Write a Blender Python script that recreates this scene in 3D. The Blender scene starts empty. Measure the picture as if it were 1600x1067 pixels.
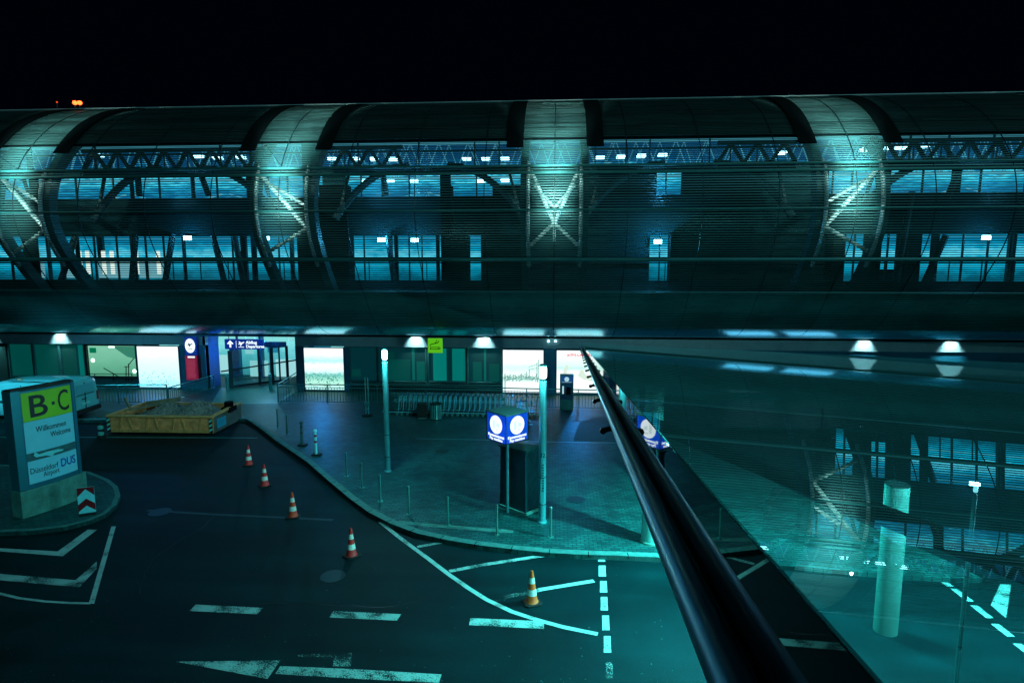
import bpy, math, random
from mathutils import Vector, Matrix
random.seed(7)
S = bpy.context.scene
COL = S.collection
R = math.radians
# ------------------------------------------------------------------ camera
F = 950.0; P0 = math.atan(123/950.); YAW = math.atan(65/950.); H = 7.5
cd = bpy.data.cameras.new('camera'); cam = bpy.data.objects.new('camera', cd); COL.objects.link(cam)
cam.location = (0, 0, H); cam.rotation_euler = (R(90)-P0, 0, YAW)
cd.sensor_width = 36; cd.lens = 36*F/1600; cd.clip_start = 0.02; cd.clip_end = 2000
S.camera = cam
# ------------------------------------------------------------------ world, sky, light
w = bpy.data.worlds.new('World'); S.world = w; w.use_nodes = True
nt = w.node_tree; nt.nodes.clear()
wo = nt.nodes.new('ShaderNodeOutputWorld'); bg = nt.nodes.new('ShaderNodeBackground')
bg.inputs[0].default_value = (0.0002, 0.0007, 0.0030, 1); bg.inputs[1].default_value = 0.6
nt.links.new(bg.outputs[0], wo.inputs[0])
sd = bpy.data.lights.new('floodlight_glow', 'SUN'); sun = bpy.data.objects.new('floodlight_glow', sd); COL.objects.link(sun)
sd.energy = 0.6; sd.angle = R(4); sd.color = (0.24, 0.92, 1.0)
sun.rotation_euler = Vector((-0.50, 0.66, -0.62)).to_track_quat('-Z', 'Y').to_euler()
vs = S.view_settings; vs.view_transform = 'Standard'; vs.look = 'None'; vs.exposure = 0; vs.gamma = 1

def lamp(kind, loc, energy, color, radius=0.1, direction=None, spot=None, blend=0.5):
    d = bpy.data.lights.new('light', kind); d.energy = energy; d.color = color
    if kind != 'AREA': d.shadow_soft_size = min(radius, .05)
    if spot: d.spot_size = R(spot); d.spot_blend = blend
    o = bpy.data.objects.new('light', d); COL.objects.link(o); o.location = loc
    if direction is not None: o.rotation_euler = Vector(direction).to_track_quat('-Z', 'Y').to_euler()
    return o

# ------------------------------------------------------------------ pixel ray helpers (photo pixels -> real points)
def ray(px, py):
    x = (px-800)/F; y = (533.5-py)/F
    c, s = math.cos(P0), math.sin(P0)
    fy = c+s*y; fz = -s+c*y
    cy, sy = math.cos(YAW), math.sin(YAW)
    return Vector((x*cy-fy*sy, x*sy+fy*cy, fz))
def G(px, py, z=0.0):
    d = ray(px, py); t = (z-H)/d.z
    return Vector((d.x*t, d.y*t, z))
def Q(px, py, Y):
    d = ray(px, py); t = Y/d.y
    return Vector((d.x*t, Y, H+d.z*t))
def QX(px, Y, py=400): return Q(px, py, Y).x
def QZ(py, Y, px=865): return Q(px, py, Y).z

# ------------------------------------------------------------------ materials
MATS = {}
def M(name, col=(.5, .5, .5), rough=.6, metal=0., var=.15, scale=4., bump=0., bscale=40., spec=.5, stretch=None, emit=None, es=0., coat=0.):
    if name in MATS: return MATS[name]
    m = bpy.data.materials.new(name); m.use_nodes = True
    if col[0] < col[1] and col[0] < col[2]: col = (col[0]*(1.3 if name in ('fascia', 'pale_steel_tube') else .8 if name in ('slat_metal', 'roof_panel', 'roof_ridge') else .3), col[1], col[2])
    n = m.node_tree; b = n.nodes['Principled BSDF']
    b.inputs['Roughness'].default_value = rough; b.inputs['Metallic'].default_value = metal
    if name in ('asphalt', 'dark_ground'): b.inputs['Specular Tint'].default_value = (.1, .8, 1, 1)
    b.inputs['Specular IOR Level'].default_value = spec
    b.inputs['Base Color'].default_value = (*col, 1)
    if coat: b.inputs['Coat Weight'].default_value = coat
    if var or bump:
        tc = n.nodes.new('ShaderNodeTexCoord'); mp = n.nodes.new('ShaderNodeMapping')
        n.links.new(tc.outputs['Object'], mp.inputs[0])
        if stretch: mp.inputs['Scale'].default_value = stretch
    if var:
        no = n.nodes.new('ShaderNodeTexNoise'); no.inputs['Scale'].default_value = scale; no.inputs['Detail'].default_value = 8; no.inputs['Roughness'].default_value = .65
        n.links.new(mp.outputs[0], no.inputs['Vector'])
        mr = n.nodes.new('ShaderNodeMapRange'); mr.inputs[1].default_value = .3; mr.inputs[2].default_value = .7
        mr.inputs[3].default_value = 1-var; mr.inputs[4].default_value = 1+var
        n.links.new(no.outputs[0], mr.inputs[0])
        vm = n.nodes.new('ShaderNodeVectorMath'); vm.operation = 'SCALE'; vm.inputs[0].default_value = col
        n.links.new(mr.outputs[0], vm.inputs['Scale']); n.links.new(vm.outputs[0], b.inputs['Base Color'])
        r2 = n.nodes.new('ShaderNodeMapRange'); r2.inputs[3].default_value = max(0, rough-.12*rough-.02); r2.inputs[4].default_value = min(1, rough+.15*rough)
        n.links.new(no.outputs[0], r2.inputs[0]); n.links.new(r2.outputs[0], b.inputs['Roughness'])
    if bump:
        n2 = n.nodes.new('ShaderNodeTexNoise'); n2.inputs['Scale'].default_value = bscale; n2.inputs['Detail'].default_value = 5
        n.links.new(mp.outputs[0], n2.inputs['Vector'])
        bp = n.nodes.new('ShaderNodeBump'); bp.inputs['Strength'].default_value = bump; bp.inputs['Distance'].default_value = .02
        n.links.new(n2.outputs[0], bp.inputs['Height']); n.links.new(bp.outputs[0], b.inputs['Normal'])
    if emit:
        b.inputs['Emission Color'].default_value = (*emit, 1); b.inputs['Emission Strength'].default_value = es
    MATS[name] = m
    return m
def ramp_emit(name, stops, axis='z', lo=0, hi=1, strength=1., noise=.25, nscale=3., stretch=(1, 1, 1), base=(.05, .05, .05)):
    """lit surface whose printed colours run along one axis, broken up with noise"""
    m = bpy.data.materials.new(name); m.use_nodes = True
    n = m.node_tree; b = n.nodes['Principled BSDF']; b.inputs['Base Color'].default_value = (*base, 1); b.inputs['Roughness'].default_value = .3
    tc = n.nodes.new('ShaderNodeTexCoord'); sp = n.nodes.new('ShaderNodeSeparateXYZ'); n.links.new(tc.outputs['Object'], sp.inputs[0])
    mp = n.nodes.new('ShaderNodeMapping'); mp.inputs['Scale'].default_value = stretch; n.links.new(tc.outputs['Object'], mp.inputs[0])
    no = n.nodes.new('ShaderNodeTexNoise'); no.inputs['Scale'].default_value = nscale; no.inputs['Detail'].default_value = 6; no.inputs['Roughness'].default_value = .7
    n.links.new(mp.outputs[0], no.inputs['Vector'])
    mr = n.nodes.new('ShaderNodeMapRange'); mr.inputs[1].default_value = lo; mr.inputs[2].default_value = hi; mr.clamp = False
    n.links.new(sp.outputs['XYZ'.index(axis.upper())], mr.inputs[0])
    ma = n.nodes.new('ShaderNodeMath'); ma.operation = 'MULTIPLY_ADD'; n.links.new(no.outputs[0], ma.inputs[0]); ma.inputs[1].default_value = noise; 
    mb = n.nodes.new('ShaderNodeMath'); mb.operation = 'SUBTRACT'; n.links.new(mr.outputs[0], mb.inputs[0]); mb.inputs[1].default_value = noise*.5
    n.links.new(mb.outputs[0], ma.inputs[2])
    cr = n.nodes.new('ShaderNodeValToRGB'); el = cr.color_ramp.elements
    for i, (p, c) in enumerate(stops):
        e = el[i] if i < 2 else el.new(p)
        e.position = p; e.color = (*c, 1)
    n.links.new(ma.outputs[0], cr.inputs[0]); n.links.new(cr.outputs[0], b.inputs['Emission Color']); b.inputs['Emission Strength'].default_value = strength
    return m
def worn_paint(name, col, thr=.42, amount=1.):
    m = bpy.data.materials.new(name); m.use_nodes = True
    n = m.node_tree; b = n.nodes['Principled BSDF']; b.inputs['Base Color'].default_value = (*col, 1); b.inputs['Roughness'].default_value = .65
    tr = n.nodes.new('ShaderNodeBsdfTransparent'); mx = n.nodes.new('ShaderNodeMixShader')
    tc = n.nodes.new('ShaderNodeTexCoord'); g = tc.outputs['Object']
    a = n.nodes.new('ShaderNodeTexNoise'); a.inputs['Scale'].default_value = 2.2; a.inputs['Detail'].default_value = 3
    c = n.nodes.new('ShaderNodeTexNoise'); c.inputs['Scale'].default_value = 38; c.inputs['Detail'].default_value = 6; c.inputs['Roughness'].default_value = .8
    n.links.new(g, a.inputs['Vector']); n.links.new(g, c.inputs['Vector'])
    ad = n.nodes.new('ShaderNodeMath'); ad.operation = 'MULTIPLY_ADD'; ad.inputs[1].default_value = .55
    n.links.new(a.outputs[0], ad.inputs[0]); n.links.new(c.outputs[0], ad.inputs[2])
    mr = n.nodes.new('ShaderNodeMapRange'); mr.inputs[1].default_value = thr+.24; mr.inputs[2].default_value = thr+.34; mr.inputs[3].default_value = 1-amount
    n.links.new(ad.outputs[0], mr.inputs[0]); n.links.new(mr.outputs[0], mx.inputs[0])
    n.links.new(tr.outputs[0], mx.inputs[1]); n.links.new(b.outputs[0], mx.inputs[2]); n.links.new(mx.outputs[0], n.nodes['Material Output'].inputs[0])
    return m
def E_(name, col, s):
    if name in MATS: return MATS[name]
    m = M(name, (.012, .02, .02), .4, var=0, emit=col, es=s); return m

asphalt = M('asphalt', (.0012, .0125, .0150), .62, var=.5, scale=.5, bump=.5, bscale=70, spec=.18)
def asphalt_detail(m):
    n = m.node_tree; b = n.nodes['Principled BSDF']; src = b.inputs['Base Color'].links[0].from_socket
    tc = n.nodes.new('ShaderNodeTexCoord'); f = n.nodes.new('ShaderNodeTexNoise'); f.inputs['Scale'].default_value = 45; f.inputs['Detail'].default_value = 4
    mp = n.nodes.new('ShaderNodeMapping'); mp.inputs['Scale'].default_value = (.12, 1.1, 1); mp.inputs['Rotation'].default_value = (0, 0, .15); k = n.nodes.new('ShaderNodeTexNoise'); k.inputs['Scale'].default_value = 1.0; k.inputs['Detail'].default_value = 5
    n.links.new(tc.outputs['Object'], f.inputs['Vector']); n.links.new(tc.outputs['Object'], mp.inputs[0]); n.links.new(mp.outputs[0], k.inputs['Vector'])
    a = n.nodes.new('ShaderNodeMapRange'); a.inputs[1].default_value = .35; a.inputs[2].default_value = .68; a.inputs[3].default_value = .45; a.inputs[4].default_value = 1.9; n.links.new(f.outputs[0], a.inputs[0])
    c = n.nodes.new('ShaderNodeMapRange'); c.inputs[1].default_value = .35; c.inputs[2].default_value = .65; c.inputs[3].default_value = .65; c.inputs[4].default_value = 1.4; n.links.new(k.outputs[0], c.inputs[0])
    mu = n.nodes.new('ShaderNodeMath'); mu.operation = 'MULTIPLY'; n.links.new(a.outputs[0], mu.inputs[0]); n.links.new(c.outputs[0], mu.inputs[1])
    v = n.nodes.new('ShaderNodeVectorMath'); v.operation = 'SCALE'; n.links.new(src, v.inputs[0]); n.links.new(mu.outputs[0], v.inputs['Scale']); n.links.new(v.outputs[0], b.inputs['Base Color'])
asphalt_detail(asphalt)
ground_m = M('dark_ground', (.012, .022, .024), .8, var=.3, scale=.2)
kerb_m = M('kerb_stone', (.14, .21, .20), .75, var=.3, scale=6, bump=.3)
concrete = M('concrete', (.17, .235, .20), .85, var=.4, scale=3, bump=.4, bscale=25)
steel = M('brushed_steel', (.42, .50, .50), .32, metal=.85, var=.12, scale=8)
galv = M('galvanised_post', (.34, .50, .50), .4, metal=.5, var=.12, scale=6)
darkmetal = M('dark_metal', (.010, .018, .020), .5, metal=.2, var=.2)
black = M('matt_black', (.001, .003, .004), .9, var=0, spec=.1)
slat_m = M('slat_metal', (.07, .135, .14), .42, metal=.3, var=.25, scale=.6, stretch=(.4, 3, 3))
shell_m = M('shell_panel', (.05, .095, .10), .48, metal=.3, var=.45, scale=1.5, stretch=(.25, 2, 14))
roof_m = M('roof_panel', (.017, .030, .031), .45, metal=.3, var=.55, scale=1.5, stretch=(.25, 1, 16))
tube_m = M('pale_steel_tube', (.40, .50, .49), .4, metal=.3, var=.1)
tubed_m = M('dull_steel_tube', (.07, .11, .11), .5, metal=.3, var=.15)
wall_m = M('wall_panel', (.035, .075, .08), .5, metal=.2, var=.2, scale=1)
wallb_m = M('blue_wall_panel', (.035, .14, .24), .4, metal=.3, var=.15, scale=1)
inner_m = M('dark_inner_wall', (.010, .020, .024), .8, var=.08, scale=.6, spec=.1)
white_m = worn_paint('road_paint', (.36, .62, .60), .385)
worn_m = worn_paint('worn_road_paint', (.34, .60, .58), .455)
vworn_m = worn_paint('very_worn_road_paint', (.3, .55, .53), .54)
rubber = M('rubber', (.008, .01, .01), .8, var=.2)
vanw = M('van_paint', (.42, .62, .66), .22, metal=.0, var=.05, coat=.6)
glassd = M('dark_glass', (.006, .012, .016), .06, var=0, spec=.8)

def paving():
    m = bpy.data.materials.new('paving'); m.use_nodes = True
    n = m.node_tree; b = n.nodes['Principled BSDF']
    tc = n.nodes.new('ShaderNodeTexCoord')
    br = n.nodes.new('ShaderNodeTexBrick'); br.inputs['Scale'].default_value = 1.0; br.inputs['Brick Width'].default_value = .22; br.inputs['Row Height'].default_value = .11
    br.inputs['Mortar Size'].default_value = .014; br.inputs['Color1'].default_value = (.004, .060, .062, 1); br.inputs['Color2'].default_value = (.014, .140, .136, 1); br.inputs['Mortar'].default_value = (.005, .03, .03, 1)
    n.links.new(tc.outputs['Object'], br.inputs['Vector'])
    no = n.nodes.new('ShaderNodeTexNoise'); no.inputs['Scale'].default_value = .9; no.inputs['Detail'].default_value = 9; no.inputs['Roughness'].default_value = .7
    n.links.new(tc.outputs['Object'], no.inputs['Vector'])
    mr = n.nodes.new('ShaderNodeMapRange'); mr.inputs[1].default_value = .3; mr.inputs[2].default_value = .72; mr.inputs[3].default_value = .45; mr.inputs[4].default_value = 1.35
    n.links.new(no.outputs[0], mr.inputs[0])
    vm = n.nodes.new('ShaderNodeVectorMath'); vm.operation = 'SCALE'; n.links.new(br.outputs[0], vm.inputs[0]); n.links.new(mr.outputs[0], vm.inputs['Scale'])
    n.links.new(vm.outputs[0], b.inputs['Base Color']); b.inputs['Roughness'].default_value = .5; b.inputs['Specular Tint'].default_value = (.15, .8, 1, 1)
    bp = n.nodes.new('ShaderNodeBump'); bp.inputs['Strength'].default_value = .6; bp.inputs['Distance'].default_value = .01; n.links.new(br.outputs['Fac'], bp.inputs['Height']); bp.invert = True
    n.links.new(bp.outputs[0], b.inputs['Normal'])
    return m
paving_m = paving()
def add_bricks_or_streaks(): pass

def glass_mat(name, tint, refl, ior=1.5, rough=.0, boost=1.0, floor=0.0, film=0.0):
    m = bpy.data.materials.new(name); m.use_nodes = True
    n = m.node_tree; n.nodes.remove(n.nodes['Principled BSDF'])
    tr = n.nodes.new('ShaderNodeBsdfTransparent'); tr.inputs[0].default_value = (*tint, 1)
    gl = n.nodes.new('ShaderNodeBsdfGlossy'); gl.inputs[0].default_value = (*refl, 1); gl.inputs['Roughness'].default_value = rough
    fr = n.nodes.new('ShaderNodeFresnel'); fr.inputs[0].default_value = ior
    ma = n.nodes.new('ShaderNodeMath'); ma.operation = 'MULTIPLY_ADD'; ma.inputs[1].default_value = boost; ma.inputs[2].default_value = floor; ma.use_clamp = True
    mx = n.nodes.new('ShaderNodeMixShader')
    n.links.new(fr.outputs[0], ma.inputs[0]); n.links.new(ma.outputs[0], mx.inputs[0]); n.links.new(tr.outputs[0], mx.inputs[1]); n.links.new(gl.outputs[0], mx.inputs[2])
    df = n.nodes.new('ShaderNodeBsdfDiffuse'); df.inputs[0].default_value = (.25, .9, .9, 1); m2 = n.nodes.new('ShaderNodeMixShader'); m2.inputs[0].default_value = film
    n.links.new(mx.outputs[0], m2.inputs[1]); n.links.new(df.outputs[0], m2.inputs[2]); n.links.new(m2.outputs[0], n.nodes['Material Output'].inputs[0])
    return m
pane_m = glass_mat('window_glass', (.85, .95, .95), (.9, .95, 1))

# ------------------------------------------------------------------ mesh builder
class MB:
    def __init__(s): s.v = []; s.f = []
    def box(s, c, size, rot=None):
        i = len(s.v); hx, hy, hz = size[0]/2, size[1]/2, size[2]/2
        for x, y, z in ((-1, -1, -1), (1, -1, -1), (1, 1, -1), (-1, 1, -1), (-1, -1, 1), (1, -1, 1), (1, 1, 1), (-1, 1, 1)):
            p = Vector((x*hx, y*hy, z*hz))
            if rot is not None: p = (rot if isinstance(rot, Matrix) else Matrix.Rotation(rot, 3, 'Z')) @ p
            s.v.append(p+Vector(c))
        s.f += [(i, i+3, i+2, i+1), (i+4, i+5, i+6, i+7), (i, i+1, i+5, i+4), (i+1, i+2, i+6, i+5), (i+2, i+3, i+7, i+6), (i+3, i, i+4, i+7)]
        return s
    def bb(s, x0, x1, y0, y1, z0, z1): return s.box(((x0+x1)/2, (y0+y1)/2, (z0+z1)/2), (x1-x0, y1-y0, z1-z0))
    def bar(s, a, b, w_, h_=None, up=(0, 0, 1)):
        a = Vector(a); b = Vector(b); d = b-a; L = d.length; d.normalize()
        upv = Vector(up)
        if abs(d.dot(upv)) > .98: upv = Vector((0, 1, 0))
        r = d.cross(upv).normalized(); u = r.cross(d)
        m = Matrix((r, d, u)).transposed()
        return s.box((a+b)/2, (w_, L, h_ or w_), m)
    def tube(s, pts, r, n=8, cap=True, closed=False):
        pts = [Vector(p) for p in pts]; i0 = len(s.v); k = len(pts)
        for j, p in enumerate(pts):
            if closed: d = pts[(j+1) % k]-pts[j-1]
            else: d = (pts[min(j+1, k-1)]-pts[max(j-1, 0)])
            d.normalize(); a = Vector((0, 0, 1)) if abs(d.z) < .9 else Vector((1, 0, 0))
            u = d.cross(a).normalized(); v = d.cross(u)
            rr = r[j] if isinstance(r, (list, tuple)) else r
            for q in range(n):
                t = 2*math.pi*q/n; s.v.append(p+u*(rr*math.cos(t))+v*(rr*math.sin(t)))
        for j in range(k if closed else k-1):
            for q in range(n):
                a = i0+j*n+q; b = i0+j*n+(q+1) % n; c = i0+((j+1) % k)*n+(q+1) % n; d = i0+((j+1) % k)*n+q
                s.f.append((a, d, c, b))
        if cap and not closed:
            s.f.append(tuple(i0+q for q in range(n))); s.f.append(tuple(i0+(k-1)*n+q for q in reversed(range(n))))
        return s
    def cyl(s, c, r, z0, z1, n=16, r2=None): return s.tube([(c[0], c[1], z0), (c[0], c[1], z1)], [r, r if r2 is None else r2], n)
    def lathe(s, c, prof, n=20):
        return s.tube([(c[0], c[1], c[2]+z) for r, z in prof], [max(r, .0005) for r, z in prof], n)
    def prism(s, poly, z0, z1):
        i = len(s.v); n = len(poly)
        for p in poly: s.v.append(Vector((p[0], p[1], z0)))
        for p in poly: s.v.append(Vector((p[0], p[1], z1)))
        s.f.append(tuple(i+j for j in reversed(range(n)))); s.f.append(tuple(i+n+j for j in range(n)))
        for j in range(n):
            k = (j+1) % n; s.f.append((i+j, i+k, i+n+k, i+n+j))
        return s
    def ext(s, poly, o, u, v, t):
        """polygon (a,b) in plane o + a*u + b*v, thickened along u x v by t"""
        o, u, v = Vector(o), Vector(u), Vector(v); nn = u.cross(v).normalized()
        i = len(s.v); n = len(poly)
        for a, b in poly: s.v.append(o+u*a+v*b)
        for a, b in poly: s.v.append(o+u*a+v*b+nn*t)
        s.f.append(tuple(i+j for j in reversed(range(n)))); s.f.append(tuple(i+n+j for j in range(n)))
        for j in range(n):
            k = (j+1) % n; s.f.append((i+j, i+k, i+n+k, i+n+j))
        return s
    def grid(s, rows):
        i = len(s.v); nr = len(rows); nc = len(rows[0])
        for r_ in rows:
            for p in r_: s.v.append(Vector(p))
        for a in range(nr-1):
            for b in range(nc-1):
                s.f.append((i+a*nc+b, i+a*nc+b+1, i+(a+1)*nc+b+1, i+(a+1)*nc+b))
        return s
    def build(s, name, mat_, parent=None, smooth=False, bevel=0, loc=None):
        me = bpy.data.meshes.new(name)
        off = Vector(loc) if loc is not None else Vector((0, 0, 0))
        me.from_pydata([tuple(v-off) for v in s.v], [], s.f); me.update()
        me.materials.append(mat_)
        o = bpy.data.objects.new(name, me); COL.objects.link(o)
        if loc is not None: o.location = off
        if parent is not None: o.parent = parent
        if smooth:
            for p in me.polygons: p.use_smooth = True
            try: me.set_sharp_from_angle(angle=R(38))
            except Exception: pass
        if bevel:
            b = o.modifiers.new('bevel', 'BEVEL'); b.width = bevel; b.segments = 2; b.limit_method = 'ANGLE'; b.angle_limit = R(40)
        return o

def tag(o, label=None, cat=None, group=None, kind=None):
    if label: o['label'] = label
    if cat: o['category'] = cat
    if group: o['group'] = group
    if kind: o['kind'] = kind
    return o
def empty(name, loc, rz=0, label=None, cat=None, group=None):
    o = bpy.data.objects.new(name, None); COL.objects.link(o); o.location = loc; o.rotation_euler = (0, 0, rz); o.empty_display_size = .2
    return tag(o, label, cat, group)
def copy_tree(o, parent=None):
    c = o.copy(); COL.objects.link(c); c.parent = parent
    for ch in list(o.children): copy_tree(ch, c)
    return c
def text(body, size, mat_, parent, o, u, v, name='lettering', ext=.004, align='CENTER', bold=.0, xs=1.0):
    """flat raised letters: baseline origin o, reading along u, up along v"""
    cu = bpy.data.curves.new('t', 'FONT'); cu.body = body; cu.size = size; cu.extrude = ext; cu.align_x = align; cu.offset = bold; cu.resolution_u = 3
    t = bpy.data.objects.new('t', cu); COL.objects.link(t)
    dg = bpy.context.evaluated_depsgraph_get(); me = bpy.data.meshes.new_from_object(t.evaluated_get(dg))
    bpy.data.objects.remove(t); bpy.data.curves.remove(cu)
    u = Vector(u).normalized(); v = Vector(v).normalized(); n = u.cross(v)
    mt = Matrix((u*xs, v, n)).transposed().to_4x4(); mt.translation = Vector(o)
    me.transform(mt); me.materials.clear(); me.materials.append(mat_)
    ob = bpy.data.objects.new(name, me); COL.objects.link(ob)
    if parent is not None: ob.parent = parent
    return ob
def fit_text(body, mat_, parent, o, u, v, x0, x1, z0, z1, name='lettering', bold=0., ext=.003):
    t = text(body, 1, mat_, parent, (0, 0, 0), (1, 0, 0), (0, 1, 0), name=name, bold=bold, align='LEFT')
    xs = [q.co.x for q in t.data.vertices]; ys = [q.co.y for q in t.data.vertices]
    ax, bx, ay, by = min(xs), max(xs), min(ys), max(ys); u = Vector(u).normalized(); v = Vector(v).normalized(); n = u.cross(v); o = Vector(o)
    for q in t.data.vertices:
        a = x0+(q.co.x-ax)/(bx-ax)*(x1-x0); b = z0+(q.co.y-ay)/(by-ay)*(z1-z0); k = (q.co.z+.004)/.008*ext
        q.co = o+u*a+v*b+n*k
    return t
def disc(c, u, v, r, t=.01, n=28):
    return [(r*math.cos(2*math.pi*i/n), r*math.sin(2*math.pi*i/n)) for i in range(n)]

# ================================================================== GROUND
g = MB(); g.v = [Vector(p) for p in ((-700, -300, -.012), (700, -300, -.012), (700, 900, -.012), (-700, 900, -.012))]; g.f = [(0, 1, 2, 3)]
tag(g.build('ground', ground_m), kind='structure')
g = MB(); g.v = [Vector(p) for p in ((-90, -20, 0), (90, -20, 0), (90, 40, 0), (-90, 40, 0))]; g.f = [(0, 1, 2, 3)]
tag(g.build('road', asphalt), kind='structure')
ZS = .12
kerb_px = [(385, 655), (405, 668), (430, 688), (455, 705), (480, 722), (500, 740), (520, 757), (545, 778), (575, 800), (610, 818), (650, 833), (700, 844), (750, 852), (800, 858), (850, 863), (900, 866), (960, 868), (1035, 871), (1150, 878), (1280, 888), (1400, 897), (1490, 903)]
kp = [G(x, y, ZS) for x, y in kerb_px]
farleft = [G(-250, 655, ZS), G(150, 656, ZS)]
right_px = [(1535, 903), (1500, 885), (1400, 840), (1275, 784), (1180, 740), (1120, 712), (1075, 688)]
rp = [G(x, y, ZS) for x, y in right_px]
line = farleft+kp+rp+[Vector((6.9, 26.2, ZS)), Vector((8.0, 27.4, ZS)), Vector((60, 27.8, ZS))]
poly = [(p.x, p.y) for p in line]+[(60, 45), (-60, 45)]
tag(MB().prism(poly, -.05, ZS).build('pavement', paving_m), kind='structure')
def ribbon(pts, wdt, z0, z1, name, mat_, closed=False):
    m = MB(); n = len(pts); off = []
    for i in range(n):
        d = (Vector(pts[min(i+1, n-1)][:2])-Vector(pts[max(i-1, 0)][:2])).normalized(); nn = Vector((-d.y, d.x))
        off.append(nn)
    rows = []
    for i, p in enumerate(pts):
        a = Vector(p[:2])-off[i]*.0; b = Vector(p[:2])+off[i]*wdt
        rows.append([(a.x, a.y, z0), (a.x, a.y, z1), (b.x, b.y, z1), (b.x, b.y, z0)])
    m.grid([list(r_) for r_ in zip(*rows)]) if False else m.grid(rows)
    return tag(m.build(name, mat_), kind='structure')
# kerb stones with joints
ribbon([(p.x, p.y) for p in line[:len(farleft)+18]], .22, -.02, ZS+.012, 'kerb', kerb_m)
jm = MB()
acc = 0
for a, b in zip(line[:len(farleft)+17], line[1:len(farleft)+18]):
    L = (b-a).length
    if L > 15: continue
    d = (b-a).normalized(); nn = Vector((-d.y, d.x, 0))
    t = 1.0-acc
    while t < L:
        c = a+d*t+nn*.08; jm.box((c.x, c.y, ZS-.02), (.02, .18, .07), math.atan2(d.y, d.x)); t += 1.0
    acc = L-(t-1.0)
tag(jm.build('kerb_joints', black), kind='structure')
# drain channel and second paver course
def strip(px, wdt, z, name, mat_, zp=None):
    pts = [G(x, y, z if zp is None else zp) for x, y in px]
    m = MB(); rows = []; n = len(pts)
    for i, p in enumerate(pts):
        d = (pts[min(i+1, n-1)]-pts[max(i-1, 0)]).normalized(); nn = Vector((-d.y, d.x, 0))*wdt/2
        rows.append([(p.x-nn.x, p.y-nn.y, z), (p.x+nn.x, p.y+nn.y, z)])
    m.grid([list(c) for c in zip(*rows)])
    c = sum(pts, Vector((0, 0, 0)))/n
    return tag(m.build(name, mat_), kind='structure')
strip([(650, 685), (760, 687), (845, 690), (975, 692)], .07, ZS+.004, 'drain_channel', M('drain_steel', (.30, .42, .44), .35, metal=.5))
strip([(622, 815), (660, 819), (720, 824), (770, 828), (802, 830)], .2, ZS+.004, 'paver_strip', M('pale_paver', (.15, .21, .19), .8, var=.5, scale=5))
strip([(-150, 683), (0, 683), (160, 683), (402, 684)], .09, .004, 'road_line', M('edge_line_paint', (.16, .30, .29), .6, var=.3))
strip([(230, 797), (330, 803), (440, 808), (520, 812)], .12, .004, 'road_seam', M('tar_seam', (.022, .04, .044), .5, var=.4))
def patch(px, z, mat_, name):
    pts = [G(x, y, z) for x, y in px]
    m = MB(); m.v = pts; m.f = [tuple(reversed(range(len(pts))))]
    o = m.build(name, mat_); tag(o, kind='structure'); return o
dk = M('dark_tarmac_patch', (.03, .05, .05), .7, var=.3, scale=2)
patch([(930, 652), (975, 652), (985, 678), (940, 690), (895, 690), (905, 660)], ZS+.003, M('patch_paving', (.06, .085, .085), .7, var=.5, scale=9), 'paving_patch')
# road markings
strip([(594, 815), (620, 836), (640, 851), (670, 873), (700, 896), (730, 917), (760, 936), (800, 955), (840, 968), (880, 979), (934, 990)], .12, .008, 'road_marking', white_m)
strip([(652, 854), (680, 849), (704, 845)], .12, .004, 'road_marking', worn_m)
strip([(702, 892), (760, 881), (854, 867)], .14, .004, 'road_marking', worn_m)
strip([(775, 937), (800, 930), (845, 921)], .14, .004, 'road_marking', vworn_m)
strip([(842, 921), (885, 914), (928, 907)], .14, .0045, 'road_marking', white_m)
patch([(306, 944), (411, 949), (402, 959), (296, 954)], .004, worn_m, 'road_marking')
patch([(521, 954), (627, 959), (620, 969), (515, 964)], .004, worn_m, 'road_marking')
patch([(735, 965), (850, 970), (850, 982), (733, 976)], .004, worn_m, 'road_marking')
patch([(275, 1033), (438, 1031), (418, 1060)], .004, worn_m, 'road_marking')
patch([(438, 1040), (560, 1045), (690, 1053), (686, 1066), (560, 1060), (430, 1052)], .004, worn_m, 'road_marking')
patch([(465, 1022), (550, 1019), (548, 1041), (520, 1040), (522, 1026), (466, 1025)], .004, vworn_m, 'road_marking')
for y0, y1, x in ((869, 877, 940), (883, 900, 941), (907, 925, 943), (932, 953, 944), (961, 984, 946.5), (993, 1019, 949), (1034, 1059, 952)):
    patch([(x-5.5, y0), (x+5, y0), (x+6, y1), (x-5.5, y1)], .004, vworn_m if y0 > 1020 else white_m, 'road_marking')
patch([(-60, 853), (0, 856), (90, 861), (137, 827), (152, 827), (98, 868.5), (0, 861), (-60, 859)], .004, white_m, 'road_marking')
patch([(-60, 888), (0, 896), (118, 906), (151, 877), (151, 888), (124, 917), (0, 906), (-60, 898)], .004, worn_m, 'road_marking')
patch([(174, 822), (181, 822), (147, 943), (139, 941)], .004, white_m, 'road_marking')
strip([(-90, 900), (0, 927), (30, 934), (70, 939), (110, 941.5), (143, 942)], .075, .0045, 'road_marking', white_m)
# lane beyond, seen through the glass roof
strip([(1092, 683), (1170, 713)], .42, .004, 'road_marking', M('lane_edge_paint', (.25, .40, .40), .6, var=.3))
strip([(1196, 722), (1240, 742)], .3, .004, 'road_marking', MATS['lane_edge_paint'])
for x, y in ((1472, 905), (1503, 928), (1534, 954), (1567, 983), (1602, 1014)):
    strip([(x-13, y-9), (x+13, y+11)], .16, .004, 'road_marking', white_m)
patch([(1563, 912), (1580, 913), (1572, 965), (1548, 945)], .004, worn_m, 'road_marking')
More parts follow.
